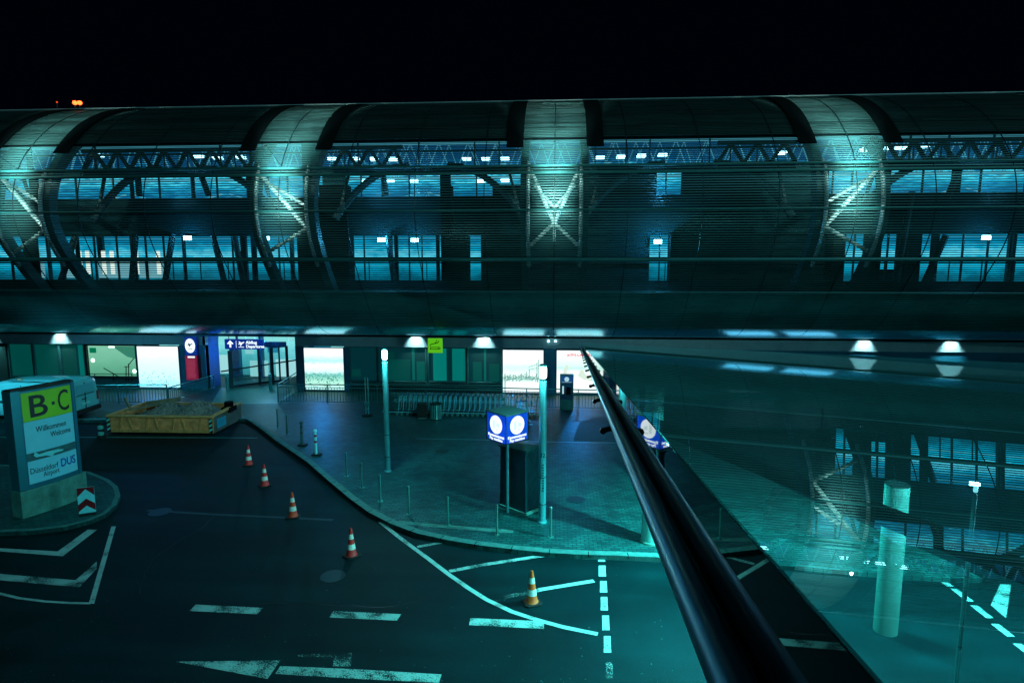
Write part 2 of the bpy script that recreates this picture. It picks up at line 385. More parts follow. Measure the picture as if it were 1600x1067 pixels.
# island with the terminal sign
isl = [(-200, 700), (-60, 722), (40, 728), (140, 737), (170, 749), (184, 760), (188, 773), (182, 788), (166, 802), (140, 813), (100, 823), (50, 829), (0, 831), (-80, 832), (-200, 828)]
ip = [G(x, y, ZS) for x, y in isl]
tag(MB().prism([(p.x, p.y) for p in reversed(ip)], -.05, ZS).build('island', paving_m), kind='structure')
ribbon([(p.x, p.y) for p in reversed(ip)], .14, -.02, ZS+.012, 'island_kerb', kerb_m)

# ================================================================== TERMINAL
prof_pts = [(33.1, 3.52), (32.3, 3.6), (31.2, 3.8), (30.0, 4.26), (28.9, 5.1), (28.0, 6.13), (27.3, 6.95), (26.4, 8.25), (26.0, 9.5), (26.1, 10.7), (26.6, 11.9), (27.5, 13.0), (28.8, 14.1), (30.5, 15.0), (32.5, 15.62), (35, 15.9), (38, 15.7)]
def catmull(pts, k=12):
    out = []
    n = len(pts)
    for i in range(n-1):
        p0, p1, p2, p3 = [Vector(pts[max(0, min(n-1, j))]) for j in (i-1, i, i+1, i+2)]
        for t in range(k):
            t /= k
            out.append(.5*((2*p1)+(-p0+p2)*t+(2*p0-5*p1+4*p2-p3)*t*t+(-p0+3*p1-3*p2+p3)*t**3))
    out.append(Vector(pts[-1])); return out
PR = catmull(prof_pts)
ARC = [0]
for a, b in zip(PR[:-1], PR[1:]): ARC.append(ARC[-1]+(b-a).length)
def at_arc(s):
    s = max(0, min(ARC[-1]-1e-6, s)); i = 0
    while ARC[i+1] < s: i += 1
    t = (s-ARC[i])/(ARC[i+1]-ARC[i]); p = PR[i].lerp(PR[i+1], t); d = (PR[i+1]-PR[i]).normalized()
    return p, d, Vector((-d.y, d.x))   # n: outward (towards -Y at the front)
def arc_z(z):   # arc position of height z (rising part)
    for i, p in enumerate(PR):
        if p.y >= z: return ARC[i]
    return ARC[-1]
def outn(n): return n if True else n
# make sure n points outwards (front point -> -Y)
_p, _d, _n = at_arc(arc_z(9.5)); SG = 1 if _n.x < 0 else -1
def sweep(mb, x0, x1, s0, s1, o0, o1, step=.25):
    """curved slab between X x0..x1, along arc s0..s1, between outward offsets o0<o1"""
    n = max(1, int((s1-s0)/step)); i0 = len(mb.v)
    for k in range(n+1):
        p, d, nn = at_arc(s0+(s1-s0)*k/n); nn = nn*SG
        for x, o in ((x0, o0), (x1, o0), (x1, o1), (x0, o1)):
            q = p+nn*o; mb.v.append(Vector((x, q.x, q.y)))
    for k in range(n):
        a = i0+4*k; b = a+4
        for q in range(4): mb.f.append((a+q, a+(q+1) % 4, b+(q+1) % 4, b+q))
    mb.f.append((i0+3, i0+2, i0+1, i0)); e = i0+4*n; mb.f.append((e, e+1, e+2, e+3))
X0, X1 = -62, 44
TW = [-48.3, -36.15, -24.0, -11.85, 0.0, 12.2, 24.4, 36.6]
bld = empty('terminal_building', (0, 33, 0), 0, 'long airport terminal with a rounded tube facade of fine horizontal louvres, blue lit inside', 'terminal')
OFF = (0, 33, 0)
class BM_(MB):
    def build(s, name, mat_, parent=None, **k):
        s.v = [v-Vector(OFF) for v in s.v]
        return MB.build(s, name, mat_, bld if parent is None else parent, **k)
# slats
sl = BM_(); s = arc_z(6.1); s_end = arc_z(12.75)
while s < s_end:
    p, d, nn = at_arc(s); nn = nn*SG
    c = p
    rot = Matrix.Rotation(math.atan2(d.y, d.x)-math.pi/2, 3, 'X')
    sl.box(((X0+X1)/2, c.x, c.y), (X1-X0, .025, .036), rot)
    s += .108
sl.build('louvre_slats', slat_m)
# lower shell with panel joints
SJ = []
for i in range(len(TW)-1):
    for k in range(4): SJ.append(TW[i]+(TW[i+1]-TW[i])*k/4)
SJ.append(TW[-1])
ls = BM_(); so = BM_(); s0, s1 = 0, arc_z(6.08); S_SOF = arc_z(4.3)
xs = [X0]+[x for x in SJ if X0 < x < X1]+[X1]
for a, b in zip(xs[:-1], xs[1:]): sweep(ls, a+.035, b-.035, S_SOF, s1, -.04, 0, .2)
for a, b in zip(xs[:-1], xs[1:]): sweep(so, a+.015, b-.015, 0, S_SOF-.01, -.04, 0, .12)
so.build('soffit_panels', M('soffit_metal', (.34, .74, .95), .26, metal=.9, var=.12, scale=1.5), smooth=True)
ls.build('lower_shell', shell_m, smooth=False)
bk = BM_(); sweep(bk, X0, X1, .3, s1, -.14, -.06, .4); bk.build('shell_backing', black)
# fine seams across the shell
sm = BM_(); s = S_SOF+.1
while s < s1:
    p, d, nn = at_arc(s); c = p+nn*SG*.004
    sm.box(((X0+X1)/2, c.x, c.y), (X1-X0, .016, .03), Matrix.Rotation(math.atan2(d.y, d.x)-math.pi/2, 3, 'X')); s += .125
sm.build('shell_ridges', M('shell_ridge', (.16, .26, .26), .5, metal=.2, var=.5, scale=.6))
# roof shell in courses
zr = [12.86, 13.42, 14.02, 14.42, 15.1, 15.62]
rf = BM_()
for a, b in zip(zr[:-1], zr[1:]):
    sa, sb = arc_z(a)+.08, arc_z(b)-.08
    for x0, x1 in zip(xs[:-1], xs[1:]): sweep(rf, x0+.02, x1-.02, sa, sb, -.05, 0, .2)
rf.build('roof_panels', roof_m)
rr = BM_(); s = arc_z(12.9)
while s < arc_z(15.5):
    p, d, nn = at_arc(s); c = p+nn*SG*.012
    rr.box(((X0+X1)/2, c.x, c.y), (X1-X0, .02, .026), Matrix.Rotation(math.atan2(d.y, d.x)-math.pi/2, 3, 'X')); s += .12
rr.build('roof_ridges', M('roof_ridge', (.055, .09, .09), .45, metal=.4, var=.4, scale=.7, stretch=(.5, 2, 2)))
lp = BM_(); s = arc_z(12.95); random.seed(9)
while s < arc_z(15.4):
    p, d, nn = at_arc(s); c = p+nn*SG*.014; x = X0
    while x < X1:
        L_ = random.uniform(1.0, 5.0)
        if random.random() < .55: lp.box((x+L_/2, c.x, c.y), (L_, .02, random.choice((.02, .03, .05))), Matrix.Rotation(math.atan2(d.y, d.x)-math.pi/2, 3, 'X'))
        x += L_+.02
    s += .135
lp.build('roof_laps', M('lap_dark', (.008, .016, .016), .6, var=0))
rb = BM_(); sweep(rb, X0, X1, arc_z(12.9), ARC[-1], -.2, -.07, .5); rb.build('roof_backing', black)
rg = BM_(); p, d, nn = at_arc(arc_z(15.62)); rg.tube([(X0, p.x, p.y+.1), (X1, p.x, p.y+.1)], .05, 6); rg.build('ridge_rail', tube_m)
# mullions on the joints
ml = BM_()
for x in SJ: sweep(ml, x-.014, x+.014, arc_z(6.1), arc_z(15.5), .0, .035, .3)
ml.build('joint_strips', darkmetal)
# horizontal tubes in front of / behind the slats
def htube(y_px, r, off, m_):
    z = None
    # find arc position seen at that photo row on the centre axis
    best = min(range(len(PR)), key=lambda i: abs(math.atan2(PR[i].y-H, PR[i].x)-math.atan2(ray(865, y_px).z, ray(865, y_px).y)) if PR[i].y < 15 and PR[i].x < 33 else 9)
    p, d, nn = at_arc(ARC[best]); q = p+nn*SG*off
    return BM_().tube([(X0, q.x, q.y), (X1, q.x, q.y)], r, 8)
for y, r_, o_, m_ in ((259, .06, .09, tubed_m), (270, .07, .09, tubed_m), (328, .045, .06, tubed_m), (402, .08, .08, tubed_m), (455, .03, .03, tubed_m)):
    htube(y, r_, o_, m_).build('horizontal_tube', m_, smooth=True)
# arch ribs
S11 = arc_z(11.3)
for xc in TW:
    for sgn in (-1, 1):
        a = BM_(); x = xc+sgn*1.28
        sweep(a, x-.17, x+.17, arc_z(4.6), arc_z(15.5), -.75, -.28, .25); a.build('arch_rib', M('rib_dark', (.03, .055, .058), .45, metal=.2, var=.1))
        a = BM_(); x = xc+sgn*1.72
        sweep(a, x-.36, x+.36, arc_z(12.3), arc_z(15.6), .055, .09, .25); a.build('rib_shadow_strip', black)  # black strips laid on the roof as the shadows of the ribs
        a = BM_(); x = xc+sgn*1.12; pts = []
        sa, sb = arc_z(7.2), arc_z(11.75)
        for k in range(13):
            p, d, nn = at_arc(sa+(sb-sa)*k/12); q = p-nn*SG*.18; pts.append((x, q.x, q.y))
        a.tube(pts, .085, 8); a.build('arch_tube', tube_m, smooth=True)
    a = BM_()
    def fp(z, dx, back=.35):
        p, d, nn = at_arc(arc_z(z)); q = p-nn*SG*back; return (xc+dx, q.x, q.y)
    flip = 1
    if abs(xc) < 1:
        a.tube([fp(11.45, -1.0), fp(9.05, 0)], .085, 8); a.tube([fp(11.45, 1.0), fp(9.05, 0)], .085, 8)
        a.tube([fp(9.05, 0), fp(7.95, -1.05)], .08, 8); a.tube([fp(9.05, 0), fp(7.95, 1.05)], .08, 8)
        a.tube([fp(9.05, 0), fp(8.2, 0)], .06, 8)
        a.tube([fp(11.4, -.9, 1.3), fp(9.9, 0, 1.3)], .07, 8); a.tube([fp(11.4, .9, 1.3), fp(9.9, 0, 1.3)], .07, 8)
    else:
        sg = -1 if xc < 0 else 1
        a.tube([fp(11.4, -1.0*-sg, .35), fp(8.85, 1.0*-sg, .35)], .095, 8)
        a.tube([fp(11.4, -1.0*-sg, .9), fp(9.9, 1.0*-sg, .9)], .08, 8)
        a.tube([fp(8.85, 1.0*-sg, .35), fp(7.8, -1.0*-sg, .35)], .085, 8)
    a.build('cross_brace', tube_m, smooth=True)
# inner wall with openings, bands described by photo columns
YW = 30.6
def band(zlo, zhi, opens, name='inner_wall', yw=YW, thick=.15, x_lo=X0, x_hi=X1, m_=None, row=400):
    m = BM_(); cur = x_lo
    for a, b in opens:
        xa, xb = QX(a, yw, row), QX(b, yw, row)
        if xa > cur: BM_().bb(cur, xa, yw-thick, yw, zlo, zhi).build(name, m_ or inner_m)
        cur = max(cur, xb)
    if x_hi > cur: BM_().bb(cur, x_hi, yw-thick, yw, zlo, zhi).build(name, m_ or inner_m)
zL0, zL1 = QZ(438, YW), QZ(368, YW); zH0, zH1 = QZ(306, YW), QZ(270, YW); zT0, zT1 = QZ(262, YW), QZ(216, YW)
low = [(-900, -40), (-25, 40), (62, 122), (126, 212), (214, 395), (402, 474), (554, 612), (614, 690), (732, 752), (1014, 1047), (1318, 1347), (1374, 1398), (1436, 1452), (1458, 1700), (1720, 2400)]
high = [(-700, -20), (0, 60), (72, 214), (218, 308), (312, 393), (400, 480), (498, 510), (545, 600), (602, 690), (706, 826), (1022, 1060), (1285, 1376), (1380, 1475), (1488, 1700), (1710, 2400)]
top = [(-900, 60), (66, 400), (402, 480), (500, 2400)]
band(zL0, zL1, low); band(zH0, zH1, high); band(zT0, zT1, top)
m = BM_()
m.bb(X0, X1, YW-.25, YW+.05, 4.6, zL0)
m.bb(X0, X1, YW-.25, YW+.05, zL1, zH0)
m.bb(X0, X1, YW-.25, YW+.05, zH1, zT0)
m.bb(X0, X1, YW-.1, YW+.05, zT1, 14.6)
m.build('spandrels', inner_m)
m = BM_()
m.bb(X0, X1, YW+.05, 42, zL0-.4, zL0-.2); m.bb(X0, X1, YW+.05, 42, zH0-.7, zH0-.4)
m.build('floor_slabs', inner_m)
# lit depth behind the openings: pale back walls of the lit halls
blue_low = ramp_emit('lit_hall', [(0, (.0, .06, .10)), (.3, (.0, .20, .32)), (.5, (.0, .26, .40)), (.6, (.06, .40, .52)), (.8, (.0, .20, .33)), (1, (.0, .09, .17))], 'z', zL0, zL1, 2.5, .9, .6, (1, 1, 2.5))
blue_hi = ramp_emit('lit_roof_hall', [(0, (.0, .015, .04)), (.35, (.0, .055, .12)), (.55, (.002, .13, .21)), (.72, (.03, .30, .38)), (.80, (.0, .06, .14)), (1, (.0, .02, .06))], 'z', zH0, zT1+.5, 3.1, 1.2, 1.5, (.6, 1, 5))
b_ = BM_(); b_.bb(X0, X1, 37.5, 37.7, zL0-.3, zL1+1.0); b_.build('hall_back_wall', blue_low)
random.seed(21)
for k in range(34):
    x = X0+3.1*k+random.uniform(-.8, .8); w_ = random.choice((.12, .2, .35, .9)); BM_().bb(x, x+w_, 35.5, 35.7, zL0-.2, zL1+.6 if w_ < .5 else zL0+random.uniform(.5, 1.2)).build('hall_fitting', M('fitting_dark', (.004, .05, .08), .5))
m = BM_()
for k in range(8): m.bb(X0, X1, 36.9-.0*k, 36.95, zL0+.25+k*.42, zL0+.27+k*.42+.02*(k % 3))
m.build('hall_lines', E_('pale_line', (.15, .62, .75), .9))
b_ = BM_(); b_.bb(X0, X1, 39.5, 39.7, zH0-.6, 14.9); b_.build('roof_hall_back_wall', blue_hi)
# roof trusses in the lit hall (pale, thin) and dark ones behind the skin
def zig(mb, xa, xb, y, za, zb, step, r, phase=0):
    mb.tube([(xa, y, za), (xb, y, za)], r*1.3, 6); mb.tube([(xa, y, zb), (xb, y, zb)], r*1.3, 6)
    x = xa; k = 0
    while x+step/2 <= xb:
        mb.bar((x, y, za), (x+step/2, y, zb), r*1.6); mb.bar((x+step/2, y, zb), (min(x+step, xb), y, za), r*1.6); x += step
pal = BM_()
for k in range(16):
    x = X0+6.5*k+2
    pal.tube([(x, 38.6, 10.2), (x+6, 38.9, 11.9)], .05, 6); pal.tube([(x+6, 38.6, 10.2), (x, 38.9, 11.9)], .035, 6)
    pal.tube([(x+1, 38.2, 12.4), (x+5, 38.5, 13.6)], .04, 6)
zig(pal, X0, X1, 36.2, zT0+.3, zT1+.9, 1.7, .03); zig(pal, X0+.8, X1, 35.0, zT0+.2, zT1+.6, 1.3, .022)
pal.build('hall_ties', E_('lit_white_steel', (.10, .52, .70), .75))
for i in range(len(TW)-1):
    a, b = TW[i]+1.6, TW[i+1]-1.6
    half = [(a, a+(b-a)*.34), (a+(b-a)*.66, b)]
    if i in (2, 1): half = [(a, b)]
    if i == 3: half = [(a, a+(b-a)*.38)]
    if i == 4: half = [(a+(b-a)*.62, b)]
    if i == 5: half = [(a, b)]
    tr = BM_()
    for xa, xb in half:
        zig(tr, xa, xb, 28.35, zT0-.25, zT1-.75, 1.15, .085)
        tr.tube([(xa, 28.45, zT0-.42), ((xa+xb)/2, 28.45, zT0-.28), (xb, 28.45, zT0-.42)], .12, 6)
        for q_ in range(int((xb-xa)/1.15)): tr.bar((xa+1.15*q_+.57, 28.35, zT0-.25), (xa+1.15*q_+.57, 28.35, zT1-.75), .05)
    tr.build('roof_truss', M('truss_black', (.010, .02, .024), .6, var=.1))
    # curved brackets beside the arches
    for sgn, xc in ((1, TW[i]), (-1, TW[i+1])):
        k_ = BM_(); pts = []
        for t in range(9):
            t /= 8; pts.append((xc+sgn*(1.4+3.6*t**1.15), 29.0, 9.6+(zT0-.1-9.6)*math.sin(t*math.pi/2)))
        k_.tube(pts, .17, 6); k_.bar((xc+sgn*1.6, 29, 9.8), (xc+sgn*2.2, 29, 12), .12)
        if not (i in (3, 4) and (sgn, i) != (1, 3)) or True: k_.build('curved_bracket', MATS['truss_black'])
# dark service blocks behind the skin
m = BM_()
for a, b, y0, y1 in ((503, 545, 286, 440), (690, 706, 288, 370), (690, 732, 368, 440), (752, 818, 368, 440), (770, 830, 288, 312), (1300, 1318, 366, 440), (1047, 1062, 366, 440)):
    xa, xb = QX(a, 29.6), QX(b, 29.6); m.bb(xa, xb, 29.55, 30.3, QZ(y1, 29.6), QZ(y0, 29.6))
m.bb(QX(470, 30), QX(512, 30), 29.6, 30.2, QZ(440, 30), QZ(306, 30))
for i_ in range(len(m.v)//8):
    q_ = BM_(); q_.v = m.v[i_*8:i_*8+8]; q_.f = [(0, 3, 2, 1), (4, 5, 6, 7), (0, 1, 5, 4), (1, 2, 6, 5), (2, 3, 7, 6), (3, 0, 4, 7)]; q_.build('service_block', black)
# window mullions and leaning columns
m = BM_()
for px in (-15, 20, 96, 150, 185, 230, 258, 290, 365, 437, 458, 570, 640, 660, 1030, 1333, 1385, 1415, 1502, 1541, 1580, 1650):
    x = QX(px, 30.4); m.bb(x-.03, x+.03, 30.3, 30.4, zL0, zL1)
for px in (120, 178, 250, 340, 420, 450, 565, 640, 745, 1040, 1300, 1330, 1440, 1530, 1600, 1660):
    x = QX(px, 30.4, 290); m.bb(x-.03, x+.03, 30.3, 30.4, zH0, zH1)
for px in (100, 150, 345, 560, 655, 742, 780, 930, 978, 1015, 1108, 1350, 1420, 1480, 1550, 1640):
    x = QX(px, 30.4, 240); m.bb(x-.03, x+.03, 30.3, 30.4, zT0, zT1)
zc = (zL0+zL1)/2-.05
m.bb(X0, X1, 30.28, 30.42, zc-.05, zc+.05); m.bb(X0, X1, 30.28, 30.42, (zT0+zT1)/2+.1, (zT0+zT1)/2+.16)
m.bb(X0, X1, 30.28, 30.42, zL0+.85, zL0+.9)
m.build('window_mullions', darkmetal)
for (x0, x1, ya, yb) in ((606, 616, 368, 440), (596, 604, 262, 306), (214, 218, 262, 306), (333, 350, 368, 438), (310, 326, 262, 306), (118, 95, 368, 440), (212, 206, 366, 440), (1445, 1478, 440, 368), (1480, 1500, 310, 262), (1400, 1425, 440, 300), (270, 258, 366, 440), (380, 366, 440, 368)):
    yy = 30.0; a = Q(x0, ya, yy); b = Q(x1, yb, yy)
    BM_().tube([a, b], .15, 8).build('leaning_column', MATS['truss_black'], smooth=True)
# bright uprights inside the door area on the left
m = BM_()
for px in (128, 140, 165, 178, 216, 250):
    a = Q(px, 428, 33.5); b = Q(px, 392, 33.5); m.bb(a.x-.09, a.x+.09, 33.4, 33.5, a.z, b.z)
m.build('light_strip', E_('strip_white', (.8, 1, .9), 1.6))
m = BM_()
for px, w_ in ((112, 6), (170, 13), (192, 14), (232, 12), (247, 8), (63, 6)):
    a = Q(px-w_, 434, 34.5); b = Q(px+w_, 408, 34.5); m.bb(a.x, b.x, 34.4, 34.5, a.z, b.z)
m.build('lit_door_leaves', E_('door_glow', (.25, .72, .85), .85))
m = BM_()
for k in range(70):
    x = X0+k*1.5; m.bb(x, x+.04, 30.9, 30.95, zL0, zL0+1.0)
m.bb(X0, X1, 30.9, 30.95, zL0+.97, zL0+1.02); m.build('gallery_railing', darkmetal)
# seats/figures clutter low in windows is too small; ceiling lamps of the halls
lw = E_('lamp_white', (.55, 1, 1), 9)
ld = E_('lamp_dim', (.35, .85, 1), 7)
n_ = 0
ORD = ['first', 'second', 'third', 'fourth', 'fifth', 'sixth', 'seventh', 'eighth', 'ninth', 'tenth', 'eleventh', 'twelfth', 'thirteenth', 'fourteenth', 'fifteenth', 'sixteenth', 'seventeenth', 'eighteenth', 'nineteenth', 'twentieth', 'twenty-first', 'twenty-second', 'twenty-third', 'twenty-fourth', 'twenty-fifth', 'twenty-sixth', 'twenty-seventh', 'twenty-eighth', 'twenty-ninth', 'thirtieth']
for px, py in ((153, 243), (311, 245), (340, 247), (376, 246), (520, 249), (556, 249), (584, 249), (613, 249), (729, 248), (759, 248), (789, 248), (938, 246), (970, 245), (1002, 244), (1035, 243), (1221, 239), (1352, 234), (1385, 232), (1408, 231), (1442, 229), (573, 283), (609, 283), (646, 283), (751, 283), (789, 282)):
    p = Q(px, py, 36.0)
    o = MB().box(p, (.46, .46, .14)).build('ceiling_lamp', ld, loc=p)
    n_ += 1
    tag(o, 'hall ceiling lamp, %s from the left in the %s row behind the louvres' % (ORD[n_-1 if n_ <= 20 else n_-21], 'upper' if py < 270 else 'short lower'), 'lamp', 'ceiling lamps in the blue hall')
where = {293: 'left of the leftmost complete arch bay', 415: 'inside the arch left of the middle one', 596: 'left one of the pair in the wide blue window', 648: 'right one of the pair in the wide blue window', 1028: 'in the narrow blue window right of the middle arch', 1541: 'in the blue windows at the far right'}
for px, py, e in ((293, 372, 60), (415, 373, 30), (596, 375, 90), (648, 376, 60), (1028, 378, 130), (1541, 371, 45)):
    p = Q(px, py, 30.0)
    r_ = empty('bulkhead_lamp', p, 0, 'glaring blue-white gallery lamp, '+where[px], 'lamp', 'gallery lamps behind the louvres')
    MB().box((0, .12, 0), (.3, .12, .22)).build('housing', darkmetal, r_, bevel=.02)
    MB().box((0, .0, 0), (.36, .14, .20)).build('diffuser', E_('lamp_blue_white', (.30, .85, 1), 16), r_, bevel=.02)
    lamp('POINT', (p.x, p.y-.35, p.z), e*2.2, (.05, .5, 1), .12)
# tower floodlights
for xc in TW[1:-1]:
    p, d, nn = at_arc(arc_z(11.6)); q = p+nn*SG*1.5
    fl = empty('floodlight', (xc, q.x, q.y), 0, 'small floodlight lighting the braced arch '+{-36.15: 'far left outside the frame', -24.0: 'at the left edge of the photo', -11.85: 'left of the middle', 0.0: 'in the middle of the facade', 12.2: 'right of the middle', 24.4: 'beyond the right edge'}[xc], 'floodlight', 'floodlights on the arches')
    MB().box((0, -.05, 0), (.12, .05, .05)).build('housing', black, fl)
    b1, b2 = Vector((0, p.x-q.x+.1, p.y-q.y)), Vector((0, 0, 0)); MB().bar(b1, b2, .012).build('bracket', black, fl)
    lamp('POINT', (xc, q.x+.02, q.y), 70, (.62, 1, .90), .05)
    for zt_, en, sp_, dz in ((12.1, 2600, 60, .3), (10.7, 900, 66, -.6), (9.4, 700, 66, -1.7), (13.3, 1700, 56, 1.6)):
        pt, d_, n_2 = at_arc(arc_z(zt_)); src = Vector((xc, p.x-2.3, 11.5+dz)); lamp('SPOT', src, en, (.50, 1, .92), .05, Vector((xc, pt.x, pt.y))-src, sp_, 1.0)
# ---------------- ground floor wall
YG = 33.8
m = BM_()
wt = 2.74
def gx(px, row=560, y=YG): return QX(px, y, row)
ents, ente = gx(322), gx(462)
m.bb(X0, ents, YG, YG+.3, wt, 3.3); m.bb(ente, X1, YG, YG+.3, wt, 3.3)
m.build('fascia_band', M('fascia', (.16, .34, .40), .45, var=.15, scale=1.2))
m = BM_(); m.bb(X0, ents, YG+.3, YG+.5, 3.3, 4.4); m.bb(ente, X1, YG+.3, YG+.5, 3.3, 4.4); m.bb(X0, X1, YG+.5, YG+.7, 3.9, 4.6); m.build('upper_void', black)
m = BM_(); m.bb(X0, gx(8), YG+.08, YG+.3, 0, wt); m.bb(gx(543), gx(785), YG+.2, YG+.4, 0, wt); m.bb(gx(213), gx(216), YG+.02, YG+.3, 0, wt)
m.bb(gx(8), gx(216), YG+.2, YG+.4, 0, wt)
for i_ in range(len(m.v)//8):
    q_ = BM_(); q_.v = m.v[i_*8:i_*8+8]; q_.f = [(0, 3, 2, 1), (4, 5, 6, 7), (0, 1, 5, 4), (1, 2, 6, 5), (2, 3, 7, 6), (3, 0, 4, 7)]; q_.build('ground_wall', wall_m)
m = BM_(); m.bb(gx(282), ents, YG-.05, YG+.3, 0, wt); m.bb(ente, gx(475), YG-.02, YG+.3, 0, wt); m.bb(gx(850), gx(869), YG-.02, YG+.3, 0, wt); m.bb(gx(942), gx(1260), YG+.05, YG+.3, 0, wt); m.bb(gx(538), gx(545), YG-.02, YG+.3, 0, wt); m.bb(gx(1260), X1, YG+.08, YG+.3, 0, wt)
m.bb(gx(216), gx(282), YG+.0, YG+.3, 0, .3)
m.bb(gx(475), gx(538), YG+.05, YG+.3, 0, .25); m.bb(gx(785), gx(850), YG+.05, YG+.3, 0, .25); m.bb(gx(869), gx(942), YG+.05, YG+.3, 0, .25)
i_ = 0
while i_ < len(m.v)//8:
    q_ = BM_(); q_.v = m.v[i_*8:i_*8+8]; q_.f = [(0, 3, 2, 1), (4, 5, 6, 7), (0, 1, 5, 4), (1, 2, 6, 5), (2, 3, 7, 6), (3, 0, 4, 7)]; q_.build('wall_panel', wallb_m); i_ += 1
curtain = ramp_emit('dim_lit_window', [(0, (.0, .02, .03)), (.42, (.0, .06, .065)), (.5, (.0, .22, .18)), (.75, (.0, .12, .10)), (1, (.0, .03, .04))], 'x', -40, 8, .9, 2.4, .45, (1.0, 1, .03))
def blind(o, a, b):
    for (p0, p1, z0, z1, e) in ((15, 48, .8, 2.66, .055), (54, 88, .8, 2.66, .05), (96, 118, .8, 2.66, .04), (121, 129, .8, 2.66, .13), (548, 562, 1.0, 1.4, .04), (594, 640, .8, 2.0, .05), (643, 647, .8, 2.66, .10), (650, 663, .8, 1.9, .075), (676, 697, .8, 2.66, .17), (701, 704, .8, 2.66, .02), (706, 726, .8, 2.66, .15), (738, 752, .8, 1.9, .06), (756, 759, .8, 2.66, .11), (764, 780, .8, 1.8, .05), (600, 615, 2.05, 2.4, .035)):
        if p0 >= a and p1 <= b: BM_().bb(gx(p0), gx(p1), YG+.10, YG+.118, z0, z1).build('blind', E_('blind_%03d' % (e*1000), (.0, e, e*.86), 1), o)
for a, b in ((12, 50), (50, 92), (92, 131), (545, 588), (590, 666), (668, 728), (730, 784)):
    wn = BM_(); x0, x1 = gx(a), gx(b); wn.bb(x0+.06, x1-.06, YG+.12, YG+.16, .75, wt-.05); o = wn.build('window', E_('dim_pane', (.0, .022, .028), 1)); blind(o, a, b)
    fr = BM_(); fr.bb(x0-.02, x0+.06, YG+.05, YG+.2, .6, wt); fr.bb(x1-.06, x1+.0, YG+.05, YG+.2, .6, wt); fr.bb(x0, x1, YG+.02, YG+.2, .68, .76)
    fr.build('frame', M('window_frame_metal', (.16, .24, .25), .4, metal=.5), o)
m = BM_()
m.bb(gx(545), gx(785), YG-.02, YG+.05, .55, .62); m.bb(gx(545), gx(785), YG-.03, YG+.04, .30, .36)
m.build('wall_rail', steel)
# stairwell window
green = ramp_emit('stairwell_light', [(0, (.10, .42, .26)), (.5, (.20, .62, .40)), (1, (.28, .72, .50))], 'z', .8, 2.7, .8, .5, .5)
o = BM_().bb(gx(136), gx(212), YG+.14, YG+.19, .82, 2.62).build('window', green); tag(o, 'green lit stairwell window')
m = BM_(); x0, x1 = gx(133), gx(214)
m.bb(x0, x0+.1, YG, YG+.18, .7, wt); m.bb(x1-.1, x1, YG, YG+.18, .7, wt); m.bb(x0, x1, YG, YG+.18, wt-.1, wt); m.bb(x0, x1, YG, YG+.18, .7, .82); m.build('frame', darkmetal, o)
m = BM_(); q_ = lambda x, y: tuple(Q(x, y, YG+.12))
for a, b in (((139, 584), (205, 584)), ((148, 584), (148, 595)), ((177, 584), (177, 595)), ((162, 575), (192, 592)), ((197, 572), (197, 595)), ((201, 568), (201, 595)), ((206, 584), (206, 595)), ((200, 571), (209, 560)), ((194, 573), (202, 573)), ((139, 589), (205, 589))): m.bar(q_(*a), q_(*b), .035)
m.build('stair_rail', black, o)
m = BM_(); m.ext([(0, 0), (1.45, 0), (1.45, -.75), (.9, -.62)], (gx(174), YG+.135, 2.6), (1, 0, 0), (0, 0, 1), -.004); m.build('stair_flight', E_('stair_soffit', (.06, .35, .22), .6), o)
m = BM_(); 
for x, y in ((145, 563), (210, 580)): m.ext([(.12*math.cos(t*.5236), .12*math.sin(t*.5236)) for t in range(12)], Q(x, y, YG+.12), (1, 0, 0), (0, 0, 1), -.01)
m.bb(gx(169), gx(178), YG+.11, YG+.13, 2.52, 2.6)
m.build('stair_lamp', E_('stair_lamp', (.7, 1, .8), 3), o)
m = BM_(); m.bb(gx(139), gx(149), YG+.1, YG+.12, 2.2, 2.5); m.build('exit_sign_back', E_('exit_dark_green', (.0, .16, .07), 1), o)
# entrance recess
EY = 38.5
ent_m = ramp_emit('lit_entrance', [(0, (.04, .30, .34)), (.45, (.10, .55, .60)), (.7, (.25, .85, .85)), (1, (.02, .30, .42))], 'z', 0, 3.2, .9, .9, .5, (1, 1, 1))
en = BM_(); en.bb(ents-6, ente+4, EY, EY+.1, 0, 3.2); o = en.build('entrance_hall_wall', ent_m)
for x, w_, z0, z1, c_ in ((-20.6, .5, 0, 3.2, 'd'), (-19.2, 1.2, .1, 1.15, 'w'), (-18.9, .16, 0, 3.2, 'd'), (-17.3, 1.5, .1, 1.25, 'w'), (-16.4, .2, 0, 3.2, 'd'), (-18.2, .7, 1.7, 2.3, 'n'), (-17.0, .9, 2.5, 2.75, 'w'), (-15.6, .3, 0, 3.2, 'd'), (-14.9, 1.1, 1.4, 2.2, 'n'), (-21.6, 1.0, .3, 1.5, 'w'), (-19.8, .5, 1.6, 2.0, 'w'), (-22.6, .2, 0, 3.2, 'd'), (-15.1, 1.4, .0, .9, 'n')):
    q_ = BM_(); q_.bb(x-w_/2, x+w_/2, EY-.5-(.3 if c_ == 'd' else 0), EY-.4, z0, z1); q_.build({'d': 'hall_column', 'w': 'lit_counter', 'n': 'hall_screen'}[c_], {'d': M('hall_column_blue', (.01, .10, .22), .4), 'w': E_('counter_glow', (.40, .85, .88), .8), 'n': E_('screen_teal', (.01, .20, .32), .9)}[c_])
q_ = BM_(); q_.bar((-21.5, EY-1, .5), (-16.2, EY-1, 1.35), .05, .09); q_.build('ramp_handrail', MATS['dark_metal'])
